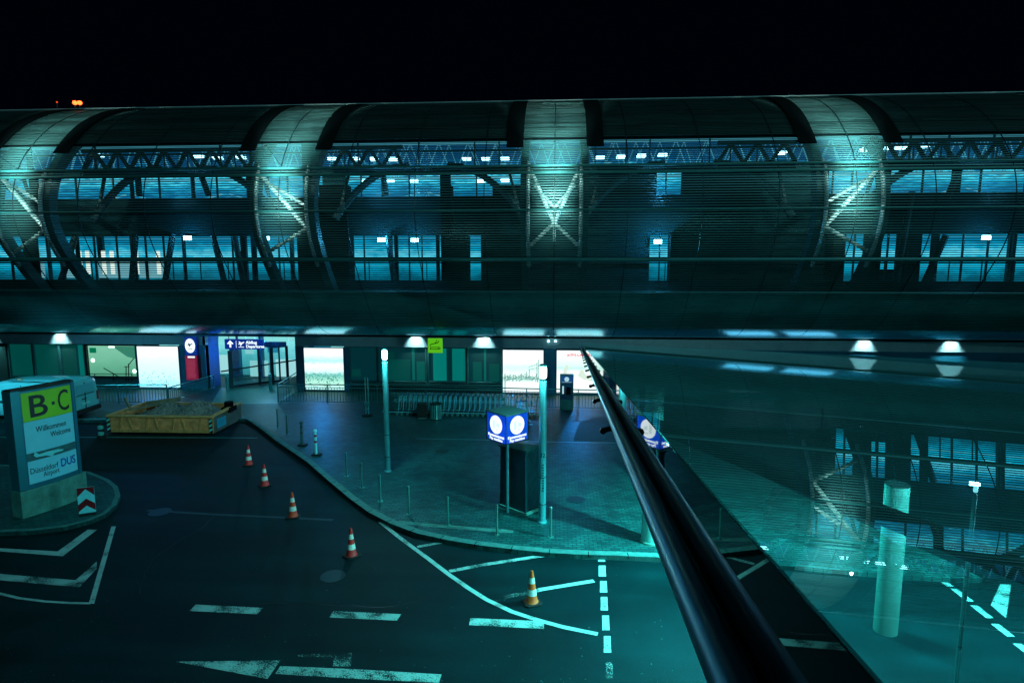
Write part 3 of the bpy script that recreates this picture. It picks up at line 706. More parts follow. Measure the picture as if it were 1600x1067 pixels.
m = BM_(); m.bb(ents-.15, ents, YG, 35.2, 0, 3.6); m.build('recess_side_wall', M('blue_lit_panel', (.03, .10, .38), .35, metal=.3, var=.1))
m = BM_(); m.bb(ente, ente+.15, YG+.3, 35.4, 0, 3.6); m.bb(ents-1.7, ente+1.6, YG-.3, EY+.3, 3.3, 3.4); m.build('recess_ceiling', wallb_m)
# doors
dr = empty('entrance_door', G(404, 600, ZS), 0, 'glass sliding doors with an arched header in the blue lit entrance', 'door')
A = G(362, 606.5, ZS); B = G(426, 598.5, ZS); C_ = G(450, 596, ZS)
A.z = B.z = C_.z = 0
u = (B-A).normalized()
zt = 2.25
class DM(MB):
    def build(s, name, mat_, parent=None, **k):
        lc = Vector(dr.location); s.v = [v-lc for v in s.v]
        return MB.build(s, name, mat_, dr if parent is None else parent, **k)
def col(p, w_=.16, zt_=zt): return ((p.x-w_/2, p.y, 0), (p.x+w_/2, p.y, zt_))
fm = DM()
for p, w_ in ((A, .2), (A.lerp(B, .68), .1), (B, .2), (B.lerp(C_, .5), .07), (C_, .14)):
    fm.box((p.x, p.y, ZS+zt/2), (w_, .12, zt), math.atan2(u.y, u.x))
fm.bar((A.x, A.y, ZS+.1), (B.x, B.y, ZS+.1), .08, .14); fm.bar((B.x, B.y, ZS+.1), (C_.x, C_.y, ZS+.1), .08, .14)
fm.bar((A.x, A.y, ZS+.45), (B.x, B.y, ZS+.45), .04, .04)
fm.build('door_frame', M('door_frame', (.012, .06, .085), .4, metal=.4))
hm = DM(); pts = [(0, .0), (0, .32)]+[(u.dot(u)*(B-A).length*t/8, .32) for t in range(1, 9)]
Lx = (B-A).length
poly_ = [(0, -.05), (0, .35), (Lx, .35), (Lx, -.05)]+[(Lx*(1-t/8), -.05+.2*math.sin(math.pi*t/8)) for t in range(1, 8)]
hm.ext(poly_, (A.x, A.y-.03, zt+ZS), (u.x, u.y, 0), (0, 0, 1), .08); hm.bar((B.x, B.y, zt+.25), (C_.x, C_.y, zt+.25), .08, .4); hm.build('door_header', M('blue_header', (.02, .12, .40), .35, metal=.3))
gm = DM()
gm.ext([(0.1, .15), (Lx-.1, .15), (Lx-.1, zt), (.1, zt)], (A.x, A.y, ZS), (u.x, u.y, 0), (0, 0, 1), .01); gm.build('door_glass', pane_m)
m = BM_()
for a, b in ((342, 352), (353, 367), (372, 384), (388, 398), (413, 424), (426, 450), (452, 460)):
    p0, p1 = QX(a, 34.6, 529), QX(b, 34.6, 529); m.bb(p0, p1, 34.6, 34.65, QZ(533.5, 34.6, 400), QZ(525.5, 34.6, 400))
m.build('transom_light', E_('transom', (.25, .80, .78), .9))
lamp('POINT', (gx(392), 35.6, 2.9), 150, (.25, .75, 1), .3)
lamp('POINT', (ents+1.0, 34.6, 2.2), 45, (.02, .25, 1), .3)

# ================================================================== POSTERS
def poster(pxa, pxb, z0, z1, mat_, label, y=YG-.06):
    xa, xb = gx(pxa), gx(pxb)
    r_ = empty('poster_light_box', ((xa+xb)/2, y, z0), 0, label, 'light box', 'backlit posters on the ground floor wall')
    w_ = xb-xa; h_ = z1-z0
    MB().bb(-w_/2, w_/2, 0, .04, 0, h_).build('poster', mat_, r_)
    f = MB(); f.bb(-w_/2-.06, -w_/2, -.02, .06, -.05, h_+.05); f.bb(w_/2, w_/2+.06, -.02, .06, -.05, h_+.05); f.bb(-w_/2, w_/2, -.02, .06, h_, h_+.05); f.bb(-w_/2, w_/2, -.02, .06, -.05, 0)
    f.build('frame', M('poster_frame', (.03, .09, .18), .4, metal=.4), r_)
    return r_, w_, h_
def pm(name, stops, n=.18, sc=2.2): return ramp_emit(name, stops, 'z', 0, 2.4, 1.25, n, sc, (1, 1, 1.6))
Wt = (.86, 1, 1)
r_, w_, h_ = poster(216, 280, .22, wt-.1, pm('poster_family', [(0, (.30, .80, .95)), (.25, (.55, .95, .95)), (.45, (.62, .86, .84)), (.72, (.74, .93, .92)), (.8, Wt)], .45, 2.6), 'backlit pale poster beside the green stairwell window, behind the left railing')
tag(r_)
r_, w_, h_ = poster(476, 537, .22, wt-.1, pm('poster_hills', [(0, (.45, .90, .90)), (.12, (.50, .90, .72)), (.36, (.14, .50, .44)), (.44, (.65, .92, .95)), (.6, Wt), (.7, (.40, .78, .78)), (.82, (.74, .95, .97)), (.86, Wt)], .28, 4.0), 'backlit poster of green hills right of the entrance doors')
r_, w_, h_ = poster(786, 849, .22, wt-.1, pm('poster_city', [(0, Wt), (.25, (.8, 1, .95)), (.34, (.3, .62, .5)), (.40, (.8, .98, .9)), (.6, (.6, .9, .82)), (.72, (.85, 1, .95)), (.8, Wt)], .16, 3.0), 'backlit poster with faint tower outlines behind the right lamp post')
tm = MB()
for x, hh in ((.2, 1.2), (.35, 1.35), (.78, 1.75), (.86, 1.9), (-.1, .95)): tm.bb(x-.02, x+.02, -.012, 0, .75, hh)
tm.bar((.3, -.006, 1.45), (.75, -.006, 1.62), .012, .03); tm.bar((.3, -.006, 1.3), (.75, -.006, 1.4), .012, .03)
tm.build('printed_towers', E_('print_grey', (.25, .5, .48), .8), r_)
r_, w_, h_ = poster(870, 942, .22, wt-.1, pm('poster_beach', [(0, Wt), (.3, (.85, 1, .95)), (.42, (.75, .95, .85)), (.5, (.85, .95, .9)), (.6, (.45, .85, .72)), (.64, (.62, .92, .82)), (.78, (.75, .98, .92)), (1, Wt)], .10, 2.0), 'backlit beach poster with red lettering beside the ticket pylon')
fit_text('alltours', E_('red_print', (1, .10, .14), .9), r_, (0, -.006, 0), (1, 0, 0), (0, 0, 1), -w_*.29, w_*.27, 2.10, 2.28, bold=.015)
tm = MB(); tm.ext([(-.95, .9), (-.9, 1.35), (-.75, 1.62), (-.6, 1.6), (-.62, 1.4), (-.72, 1.3), (-.68, .9)], (0, -.01, 0), (1, 0, 0), (0, 0, 1), .004); tm.ext([(-.1, 1.0), (.05, 1.35), (.2, 1.3), (.35, 1.05), (.8, .8), (1.1, .62), (.6, .72), (.2, .8)], (0, -.01, 0), (1, 0, 0), (0, 0, 1), .004)
tm.build('printed_sunbathers', E_('print_skin', (.72, .86, .74), 1), r_)
def foliage(root_, w_, z0, z1, n, mt, nm):
    m = MB()
    for k in range(n):
        x = random.uniform(-w_/2+.05, w_/2-.16); z = random.uniform(z0, z1); a = random.uniform(0, 6.28); L = random.uniform(.06, .2)
        m.ext([(0, 0), (L*.5, L*.16), (L, 0), (L*.5, -L*.16)], (x, -.006, z), (math.cos(a), 0, math.sin(a)), (-math.sin(a), 0, math.cos(a)), .003)
    tag(m.build(nm, mt, root_), kind='stuff')
PB = [o for o in bpy.data.objects if o.name.startswith('poster_light_box')]
foliage(PB[1], 2.2, .1, .95, 150, E_('print_green', (.12, .48, .38), .8), 'printed_foliage')
foliage(PB[0], 2.3, .1, .9, 50, E_('print_teal', (.25, .62, .66), .9), 'printed_flecks')
foliage(PB[2], 2.1, .72, .98, 160, E_('print_grey', (.25, .5, .48), .8), 'printed_treeline')
for q_ in PB[:4]:
    lamp('SPOT', (q_.location.x, q_.location.y-.6, 2.3), 330, (.0, .30, 1), .05, (0, -1, -.62), 120, .8)  # added blue spots, tint the pavement as if the posters lit it
# hidden ones reflected in the soffit on the right
for a, b in ((1140, 1215), (1235, 1310)):
    poster(a, b, .4, 2.1, E_('poster_plain', (.35, .75, 1), 1.3), 'pale blue light box behind the glass roof, %s one' % ('left' if a < 1200 else 'right'))

# ================================================================== DOWNLIGHTS
places = {-15: 'at the left edge of the photo', 95: 'above the van', 650: 'left of the green smoking sign', 756: 'right of the green smoking sign', 1350: 'behind the glass roof, left one', 1486: 'behind the glass roof, right one'}
for px in (-15, 95, 650, 756, 1350, 1486):
    x = gx(px, 536)
    r_ = empty('downlight', (x, YG-.36, 3.72), 0, 'ceiling downlight washing the wall band, '+places[px], 'downlight', 'downlights under the facade')
    MB().lathe((0, 0, 0), [(.09, .14), (.1, .12), (.1, 0), (.08, 0), (.08, .03)], 14).build('housing', steel, r_, smooth=True)
    MB().cyl((0, 0, 0), .078, .005, .02, 14).build('lamp_face', E_('downlight_face', (.8, 1, .95), 14), r_)
    lamp('SPOT', (x, YG-.34, 3.70), 520, (.66, 1, .95), .05, (0, .42, -1), 80, .9)
MB_ = MB()
for px in (143, 1150, 862, 872): pass
for k, px in enumerate((857, 868)):
    p = Q(px, 533, YG-.1); o = MB().lathe(p, [(.001, -.05), (.04, -.035), (.05, 0), (.04, .035), (.001, .05)], 10).build('spot_lamp', lw, loc=p)
    tag(o, 'tiny white spot lamp above the city poster, %s of the pair' % ('left' if k == 0 else 'right'), 'lamp', 'twin spot lamps')

# ================================================================== SIGNS ON THE BUILDING
bluesign = E_('sign_blue', (.004, .035, .40), .6)
whitep = E_('sign_white', (.8, .95, 1), 1.3)
def plane_icon(mb, c, u, v, s_, t=.012):
    P_ = [(-1, -.15), (-.45, -.05), (-.75, .55), (-.5, .55), (.05, .15), (.75, .42), (1, .38), (.95, .22), (.2, -.25), (-.1, -.85), (-.3, -.85), (-.2, -.35), (-.7, -.35)]
    mb.ext([(a*s_, b*s_) for a, b in P_], c, u, v, t)
# round departures sign and red notice
p = Q(297, 541, YG-.25)
r_ = empty('round_sign', (p.x, YG-.25, 0), 0, 'blue pillar sign with a white disc and aircraft symbol left of the entrance', 'sign')
za, zb = QZ(555, YG-.25, 297), QZ(528, YG-.25, 297)
MB().bb(-.32, .32, 0, .15, za, zb+.05).build('panel', bluesign, r_)
MB().ext([(.30*math.cos(t*.2244), .42*math.sin(t*.2244)) for t in range(28)], (0, -.001, (za+zb)/2+.05), (1, 0, 0), (0, 0, 1), .008).build('disc', whitep, r_)
pi_ = MB(); plane_icon(pi_, (0, -.012, (za+zb)/2+.12), (1, 0, 0), (0, 0, 1), .17, .006); pi_.bb(-.12, .12, -.018, -.010, (za+zb)/2-.16, (za+zb)/2-.13); pi_.build('aircraft_symbol', E_('sign_navy', (.0, .01, .12), .5), r_)
p = Q(299, 574, YG-.3)
r_ = empty('notice_board', (p.x, YG-.3, 0), 0, 'narrow crimson notice board with a white heading under the round blue sign', 'notice board')
MB().bb(-.34, .34, 0, .1, QZ(594, YG-.3, 299), QZ(556, YG-.3, 299)).build('board', M('crimson', (.65, .03, .10), .5, var=.05, emit=(.42, .008, .05), es=.3), r_)
MB().bb(-.17, .25, -.012, 0, QZ(559, YG-.3, 299), QZ(556.6, YG-.3, 299)).build('heading', whitep, r_)
lm = MB()
for k in range(16):
    z = QZ(561.5+k*1.9, YG-.3, 299); lm.bb(-.27, .2+.07*random.random(), -.008, 0, z, z+.018)
lm.build('small_print', E_('print_rose', (.75, .1, .2), .6), r_)
# departures sign
p = Q(381, 538, 33.0); hw = (QX(411, 33, 538)-QX(351, 33, 538))/2; hz = (QZ(530, 33, 381)-QZ(545.5, 33, 381))/2
r_ = empty('departures_sign', p, 0, 'wide blue hanging sign reading Abflug Departures with an arrow above the doors', 'sign')
MB().bb(-hw, hw, 0, .15, -hz, hz).build('panel', bluesign, r_)
a_ = MB(); x = -hw+.33
a_.bb(x-.05, x+.05, -.012, 0, -.18, .06); a_.ext([(-.19, 0), (0, .19), (.19, 0), (.11, -.03), (0, .07), (-.11, -.03)], (x, 0, .03), (1, 0, 0), (0, 0, 1), .012)
a_.bb(x+.34, x+.355, -.012, 0, -.2, .2)
a_.bb(x+.48, x+.8, -.012, 0, -.17, -.14); plane_icon(a_, (x+.64, 0, .06), (1, 0, 0), (0, 0, 1), .19)
a_.build('arrow_symbols', whitep, r_)
text('Abflug', .25, whitep, r_, (x+.92, -.012, .03), (1, 0, 0), (0, 0, 1), align='LEFT', bold=.006)
text('Departures', .23, whitep, r_, (x+.92, -.012, -.19), (1, 0, 0), (0, 0, 1), align='LEFT', bold=.006)
MB().bar((-.9, .07, hz), (-.9, .07, hz+.25), .03).bar((.9, .07, hz), (.9, .07, hz+.25), .03).build('hanger', darkmetal, r_)
# smoking sign
p = Q(680, 540, 30.2); s_ = .375
r_ = empty('smoking_sign', p, 0, 'square lime green sign with a black smoking cigarette symbol hanging from the soffit', 'sign')
MB().bb(-s_, s_, 0, .05, -s_, s_).build('panel', M('lime_panel', (.22, .68, .02), .45, var=.04, emit=(.10, .42, .005), es=.8), r_, bevel=.01)
c_ = MB(); c_.bb(-.26, .26, -.01, 0, -.19, -.16); c_.bb(-.26, .26, -.01, 0, -.10, -.07); c_.bb(-.26, -.23, -.01, 0, -.16, -.10); c_.bb(.23, .26, -.01, 0, -.16, -.10); c_.bb(.14, .17, -.01, 0, -.16, -.1)
for a, b in (((-.28, -.02), (-.22, .06)), ((-.22, .06), (-.05, .10)), ((-.05, .10), (.05, .17)), ((.0, .12), (.12, .14)), ((.12, .14), (.20, .24)), ((.05, .2), (.1, .28))): c_.bar((a[0], -.005, a[1]), (b[0], -.005, b[1]), .01, .035)
c_.build('cigarette_symbol', black, r_)
MB().bar((0, .02, s_), (0, .02, s_+.5), .02).build('hanger', darkmetal, r_)

# ================================================================== ROOF BEACONS
for k, (px, py, s_) in enumerate(((117, 161, .12), (124.5, 161, .12), (89, 160, .045))):
    p = Q(px, py, 33.0)
    r_ = empty('warning_beacon', p, 0, ('left one of the twin red warning lights on the roof', 'right one of the twin red warning lights on the roof', 'faint single red warning light on the roof')[k], 'beacon', 'red beacons on the roof')
    MB().lathe((0, 0, 0), [(.001, -s_), (s_*.8, -s_*.6), (s_, 0), (s_*.8, s_*.6), (.001, s_)], 12).build('lens', E_('beacon_red%d' % (k == 2), (1, .06, .01), 1.2 if k == 2 else 10), r_, smooth=True)
    MB().cyl((0, 0, 0), .04, -.9, -s_, 8).build('stem', darkmetal, r_)
for px in (630, 1232): 
    p = Q(px, 160 if px < 1000 else 150, 33); o = MB().bar(p-Vector((0, 0, .7)), p+Vector((0, 0, .12)), .03).build('roof_mast', darkmetal, loc=p); tag(o, 'thin bare mast on the roof edge, %s one' % ('left' if px < 1000 else 'right'), 'mast')

# ================================================================== RAILINGS
def railing(a, b, h_, label, n=None, lean=.0, z0=ZS):
    a, b = Vector(a), Vector(b); a.z = b.z = 0
    L = (b-a).length; ang = math.atan2(b.y-a.y, b.x-a.x)
    r_ = empty('railing', (a.x, a.y, z0), ang, label, 'railing', 'railings in front of the terminal')
    m = MB(); k = int(L/.15)
    for i in range(k+1):
        x = L*i/k; m.bar((x, 0, .08), (x, 0, h_-.16), .022)
    m.build('balusters', M('railing_steel', (.10, .20, .22), .4, metal=.5), r_)
    m = MB(); m.tube([(0, 0, .08), (L, 0, .08)], .02, 6); m.tube([(0, 0, h_-.16), (L, 0, h_-.16)], .02, 6); m.build('lower_rails', MATS['railing_steel'], r_)
    MB().tube([(0, 0, h_), (L, 0, h_)], .03, 8).build('handrail', steel, r_, smooth=True)
    np_ = max(1, int(L/2.2))
    for i in range(np_+1): MB().bar((L*i/np_, 0, 0), (L*i/np_, 0, h_), .05).build('post', MATS['railing_steel'], r_)
    return r_
railing(G(-120, 632, ZS), G(262, 630, ZS), 1.0, 'steel baluster railing behind the van and the rubble skip, left of the entrance ramp')
railing(G(264, 629, ZS), G(335, 607, ZS), .8, 'handrail railing climbing beside the left poster towards the entrance')
railing(G(435, 629, ZS), G(590, 631, ZS), 1.0, 'baluster railing in front of the green hills poster')
railing(G(590, 631, ZS), G(985, 641, ZS), 1.0, 'long baluster railing behind the luggage trolleys and the ticket pylon')
railing(G(435, 629, ZS), G(466, 607, ZS), 1.0, 'short railing running back to the wall on the right side of the entrance')
strip([(262, 630.5), (330, 630.8), (435, 630)], .08, ZS+.004, 'threshold_line', M('threshold', (.35, .5, .5), .4, metal=.3))
patch([(345, 606), (455, 599), (462, 612), (435, 630), (330, 630)], ZS+.006, M('entrance_floor', (.20, .26, .24), .4, var=.2), 'entrance_floor')
for k, px in enumerate((356, 423)):
    p = G(px, 609 if k == 0 else 608, ZS)
    r_ = empty('door_post', p, 0, 'short steel post beside the entrance doors, %s one' % ('left' if k == 0 else 'right'), 'post', 'posts by the doors')
    MB().cyl((0, 0, 0), .1, 0, .75, 14).build('shaft', steel, r_, smooth=True); MB().lathe((0, 0, .75), [(.1, 0), (.11, .06), (.08, .16), (.001, .2)], 14).build('cap', M('pale_cap', (.6, .75, .8), .3), r_, smooth=True)

# ================================================================== LAMP POSTS
def street_lamp(base, top_z, r0, label, number=None, energy=120, joints=(.55, 1.35), lh=1.0):
    r_ = empty('street_lamp', base, 0, label, 'street lamp', 'lamp posts')
    h_ = top_z-base.z; pm_ = M('post_paint', (.16, .36, .39), .38, metal=.35, var=.15, scale=3)
    if lh != 1: pm_ = M('post_dark', (.03, .09, .10), .5)
    MB().lathe((0, 0, 0), [(r0*1.35, 0), (r0*1.3, .03), (r0*1.02, .05), (r0, h_-.45)], 20).build('pole', pm_, r_, smooth=True)
    m = MB()
    for z in joints: m.lathe((0, 0, z), [(r0+.004, -.012), (r0+.006, 0), (r0+.004, .012)], 20)
    m.build('joint_rings', darkmetal, r_)
    MB().bb(-r0*.45, r0*.45, -r0-.008, -r0*.6, joints[0]+.06, joints[1]-.06).build('service_door', M('post_door', (.16, .34, .37), .4, metal=.35), r_)
    MB().lathe((0, 0, h_-.45), [(r0*.8, 0), (r0*.85, .02), (r0*.85, .06), (r0*.6, .08)], 16).build('lamp_collar', darkmetal, r_, smooth=True)
    MB().lathe((0, 0, h_-.37), [(r0*.75, 0), (r0*.95, .03*lh), (r0*.95, .27*lh), (r0*.8, .32*lh)], 16).build('lantern_glass', E_('lantern', (.62, 1, .98), 14) if lh == 1 else E_('lantern_small', (.3, .9, 1), 3), r_, smooth=True)
    MB().lathe((0, 0, h_-.37+.32*lh), [(r0*1.05, 0), (r0*1.1, .03), (r0*.7, .07), (.001, .08)], 16).build('lamp_cap', pm_, r_, smooth=True)
    if number:
        text(number, .16, black, r_, (0, -r0-.006, 1.95), (1, 0, 0), (0, 0, 1), name='number')
        m = MB()
        for k in range(11): m.bb(-.02+(.01 if k % 3 else 0), .045, -r0-.008, -r0-.001, .95+k*.075, .99+k*.075)
        m.build('vertical_print', M('print_dark', (.02, .05, .05), .6), r_)
    lamp('POINT', (base.x+(0 if lh == 1 else 1.3), base.y-r0-(.25 if lh == 1 else -.6), top_z-(.2 if lh == 1 else .5)), energy, (.35, .95, .95), .15)
    return r_
b1 = G(606, 736, ZS); t1 = Q(602, 545, b1.y).z
street_lamp(b1, t1, .095, 'slim pale lamp post with glowing top alone in the middle of the pavement', energy=260)
b2 = G(847, 815, ZS); t2 = Q(848.5, 570, b2.y).z
street_lamp(b2, t2, .105, 'lamp post marked 32 with a glowing top right of the wrapped pay machine', '32', energy=150)
L3 = G(1492, 905, 0); 
p3 = Q(1525, 757, 9.6)
street_lamp(Vector((p3.x, 9.6, 0)), p3.z+.25, .032, 'lamp post glowing under the glass roof, right of the lit column', energy=1700, lh=.35)

# ================================================================== CONES, BOLLARDS
orange = M('cone_orange', (.95, .13, .025), .5, var=.2, scale=9)
redc = M('cone_red', (.75, .035, .03), .5, var=.2, scale=9)
whiteb = M('cone_white', (.80, .88, .80), .4, var=.12, scale=12)
def cone(p, rz, mat_, label, h_=.75, basem=None, lean=0):
    r_ = empty('traffic_cone', p, rz, label, 'traffic cone', 'traffic cones along the kerb')
    r_.rotation_euler = (lean, 0, rz)
    k = h_/.75
    def rad(z): return (.135-.105*z/.75)
    m = MB().prism([(-.2, -.14), (-.14, -.2), (.14, -.2), (.2, -.14), (.2, .14), (.14, .2), (-.14, .2), (-.2, .14)], 0, .035); m.build('base_plate', rubber, r_, bevel=.01)
    zs = [0.035, .20, .34, .47, .60, .75]
    for i in range(5):
        z0, z1 = zs[i], zs[i+1]
        m = MB().lathe((0, 0, 0), [(rad(z0)+(.02 if i == 0 else 0), z0), (rad(z0+.03), z0+.03), (rad(z1), z1)]+([(rad(z1)*.6, z1+.006)] if i == 4 else []), 20)
        m.build('white_band' if i in (1, 3) else 'cone_body', whiteb if i in (1, 3) else mat_, r_, smooth=True)
    return r_
cone(G(389, 726), .2, redc, 'red and white cone farthest from the camera, nearest the rubble skip', .72)
cone(G(414, 758.5), .7, redc, 'red and white cone second farthest in the curved row')
cone(G(458, 807), .3, M('cone_mid', (.85, .075, .025), .5, var=.2), 'red and white cone third in the row, level with the chevron board')
cone(G(549.5, 868), .9, redc, 'red and white cone fourth in the row, just left of the curved white line', .8)
cone(G(831, 941), .4, orange, 'bright orange and white cone nearest the camera, on the hatched marking', .84)
bm_ = M('bollard_steel', (.40, .46, .42), .3, metal=.85, var=.2, scale=12)
def make_bollard(h_=.84):
    r_ = empty('bollard', (0, 0, 0), 0)
    MB().cyl((0, 0, 0), .032, .0, h_, 14).build('shaft', bm_, r_, smooth=True)
    MB().lathe((0, 0, h_), [(.04, -.03), (.043, .0), (.03, .02), (.001, .026)], 14).build('cap', bm_, r_, smooth=True)
    f = MB().lathe((0, 0, 0), [(.085, 0), (.085, .012), (.04, .02)], 14)
    for q in range(4): f.cyl((.065*math.cos(q*1.57), .065*math.sin(q*1.57)), .01, .012, .03, 6)
    f.build('foot_plate', bm_, r_)
    return r_
bol = make_bollard()
bl = [((434, 668), 'thin steel bollard farthest up the pavement'), ((449, 678), 'thin steel bollard second farthest, beside the dark beacon post'), ((541.5, 744), 'steel bollard nearest the striped marker post'), ((565.5, 762), 'steel bollard between the lone lamp post and the kerb, upper one'), ((594.5, 783), 'steel bollard right beside the kerb below the lone lamp post'), ((639, 803), 'steel bollard above the start of the curved white line'), ((700, 821), 'steel bollard above the short hatch mark'), ((776.5, 835), 'steel bollard left of the wrapped pay machine'), ((860.5, 839), 'steel bollard at the right foot of lamp post 32')]
for i, ((x, y), lab) in enumerate(bl):
    o = bol if i == 0 else copy_tree(bol)
    o.location = G(x, y, ZS); o.rotation_euler = (0, 0, .3*i); tag(o, lab, 'bollard', 'steel bollards along the pavement edge')
def marker(p, lab, pale, dark_):
    r_ = empty('marker_post', p, 0, lab, 'marker post', 'striped marker posts')
    cols = [pale, dark_, pale, dark_, pale]; zs = [.06, .5, .58, .74, .82, .92]
    for i in range(5): MB().cyl((0, 0, 0), .052, zs[i], zs[i+1], 12).build('band', cols[i], r_, smooth=True)
    MB().lathe((0, 0, .92), [(.07, 0), (.08, .05), (.05, .1), (.001, .11)], 12).build('cap', pale, r_, smooth=True)
    MB().prism([(-.15, -.12), (.2, -.12), (.2, .12), (-.15, .12)], 0, .06).build('foot', rubber, r_, bevel=.01)
marker(G(494, 711, ZS), 'white marker post with dark red bands standing at the kerb', M('marker_white', (.8, .85, .82), .4), M('marker_red', (.25, .01, .03), .5))
marker(G(472, 696, ZS), 'dull dark grey marker post beyond the white one', M('marker_grey', (.06, .11, .12), .5), M('marker_dark', (.02, .03, .035), .5))
# small beacon cone by the skip
r_ = empty('warning_post', G(160, 683), 0, 'low dark warning post with two pale reflector discs left of the rubble skip', 'warning post')
MB().lathe((0, 0, 0), [(.2, 0), (.2, .05), (.1, .1), (.08, .62), (.05, .66)], 14).build('body', rubber, r_, smooth=True)
for z in (.18, .45): MB().lathe((0, -.06, z), [(.02, -.1), (.11, -.06), (.115, .06), (.02, .1)], 12).build('reflector', M('reflector', (.30, .50, .46), .3), r_, smooth=True)

random.seed(11); m = MB()
for k in range(170):
    q_ = G(random.uniform(0, 1130), 1067-(1067-700)*random.random()**1.6); s_ = random.uniform(.006, .014)
    if q_.y < 15.2 or q_.x < -9: m.box((q_.x, q_.y, .006), (s_*random.uniform(1, 2.5), s_, .006), random.uniform(0, 3))
tag(m.build('road_grit', M('grit', (.07, .16, .16), .7)), kind='stuff')
for px, py, rr_ in ((250, 800, .32), (520, 900, .30), (690, 705, .28), (900, 780, .3)):
    z_ = .0 if py in (800, 900) else ZS
    q_ = G(px, py, z_)
    o = MB().lathe((q_.x, q_.y, z_), [(rr_, 0), (rr_, .006), (rr_-.03, .008), (.001, .008)], 28).build('manhole_cover', M('cast_iron', (.02, .04, .045), .45, metal=.5, var=.4, scale=20)); tag(o, kind='structure')
random.seed(5)
for k in range(7):   # tar-filled cracks
    x = random.uniform(-12, 0); y = random.uniform(9.5, 20); a = random.uniform(-.5, .5)+(1.57 if k % 2 else 0); pts = []
    for t in range(14): pts.append((x, y)); a += random.uniform(-.35, .35); x += .35*math.cos(a); y += .35*math.sin(a)
    if any(q_[1] > 15 and q_[0] > -9 for q_ in pts): continue
    m = MB(); rows = []
    for i_, q_ in enumerate(pts): rows.append([(q_[0], q_[1], .002), (q_[0]+.02, q_[1]+.022, .002)])
    m.grid(rows); tag(m.build('tar_crack', M('tar', (.001, .003, .004), .35, spec=.3)), kind='structure')
# ================================================================== CHEVRON BOARD
p = G(137, 804, ZS)
r_ = empty('chevron_board', p, R(28), 'small upright board with dark red and white chevrons on the island kerb', 'chevron board')
bw, bh = .21, .78
MB().bb(-bw, bw, 0, .03, .06, .06+bh).build('board', M('chevron_white', (.62, .86, .92), .4, emit=(.25, .6, .7), es=.0), r_)
cm = MB()
for sx in (-1, 1):
    for pl in ([(0, .50), (bw*sx, .33), (bw*sx, .12), (0, .29)], [(0, .84), (0, .79), (bw*sx, .58), (bw*sx, .84)]):
        a2 = sum(pl[k][0]*pl[(k+1) % 4][1]-pl[(k+1) % 4][0]*pl[k][1] for k in range(4))
        cm.ext(pl if a2 < 0 else pl[::-1], (0, -.001, 0), (1, 0, 0), (0, 0, 1), .004)
cm.build('chevrons', M('chevron_red', (.20, .006, .012), .5), r_)
MB().bar((0, .06, 0), (0, .06, .7), .05).build('stand', darkmetal, r_); MB().bb(-.2, .2, -.08, .18, 0, .05).build('foot', rubber, r_, bevel=.01)

# ================================================================== TERMINAL SIGN
pA = G(36, 811, ZS); pB = G(138, 774, ZS)
u = (pB-pA); u.z = 0; Ls = u.length; u.normalize(); nrm = Vector((u.y, -u.x, 0))
r_ = empty('terminal_sign', pA, math.atan2(u.y, u.x), 'tall blue framed sign reading B C Willkommen Welcome on a concrete plinth on the island', 'sign')
# local frame: x along face, y = back (-normal), z up ; front face at y=0
T = .43
pz = .80
def bow(x, L, d=.10): return -d*math.sin(math.pi*max(0, min(1, x/L)))
def bowed(mb, x0, x1, z0, z1, y0, th, L, d=.10, n=10):
    rows = []
    i0 = len(mb.v)
    for k in range(n+1):
        x = x0+(x1-x0)*k/n; yb = y0+bow(x, L, d)
        for (yy, zz) in ((yb, z0), (yb, z1), (yb+th, z1), (yb+th, z0)): mb.v.append(Vector((x, yy, zz)))
    for k in range(n):
        a = i0+4*k; b = a+4
        for q in range(4): mb.f.append((a+q, b+q, b+(q+1) % 4, a+(q+1) % 4))
    mb.f.append((i0, i0+1, i0+2, i0+3)); e = i0+4*n; mb.f.append((e+3, e+2, e+1, e))
m = MB(); bowed(m, 0, Ls, 0, pz, 0, T, Ls); m.build('plinth', concrete, r_, bevel=.012)
fx0, fx1 = .04, Ls-.12
zt_ = 3.72
blu = M('sign_frame_blue', (.045, .20, .30), .35, metal=.5, var=.06)
m = MB(); bowed(m, fx0, fx1, pz, zt_, .06, T-.12, Ls); m.build('cabinet', blu, r_, bevel=.01)
m = MB(); bowed(m, fx0-.02, fx0+.20, pz+.01, zt_+.02, .035, T-.07, Ls, n=3); m.build('side_post', M('sign_post_blue', (.06, .24, .32), .3, metal=.5, var=.05), r_, bevel=.01)
m = MB(); bowed(m, fx1-.09, fx1+.02, pz+.01, zt_+.02, .035, T-.07, Ls, n=3); m.build('side_post', MATS['sign_frame_blue'], r_, bevel=.01)
m = MB(); bowed(m, fx0, fx1, zt_+.02, zt_+.06, .03, T-.06, Ls); m.build('top_cap', darkmetal, r_)
ix0, ix1 = fx0+.24, fx1-.12; iw = ix1-ix0
zg = zt_-.07; z1_ = 2.80; z2_ = 1.86; z3_ = 1.62; z4_ = pz+.14
def face(x0, x1, z0, z1, mt, nm, y0=.05, lift=0):
    mm = MB(); bowed(mm, x0, x1, z0, z1, y0-lift, .012, Ls); return mm.build(nm, mt, r_)
lime = M('sign_lime', (.16, .46, .010), .45, var=.05, emit=(.03, .20, .002), es=.2)
palep = M('sign_pale', (.20, .50, .62), .4, var=.05, emit=(.03, .17, .23), es=.3)
face(ix0, ix1, z1_, zg, lime, 'green_field'); face(ix0, ix1, z2_, z1_-.01, palep, 'welcome_field')
face(ix0, ix1, z3_, z2_-.0, M('sign_landscape', (.045, .13, .15), .5, var=.5, scale=4, stretch=(1, 1, 6)), 'picture_strip')
face(ix0, ix1, z4_, z3_, palep, 'name_field')
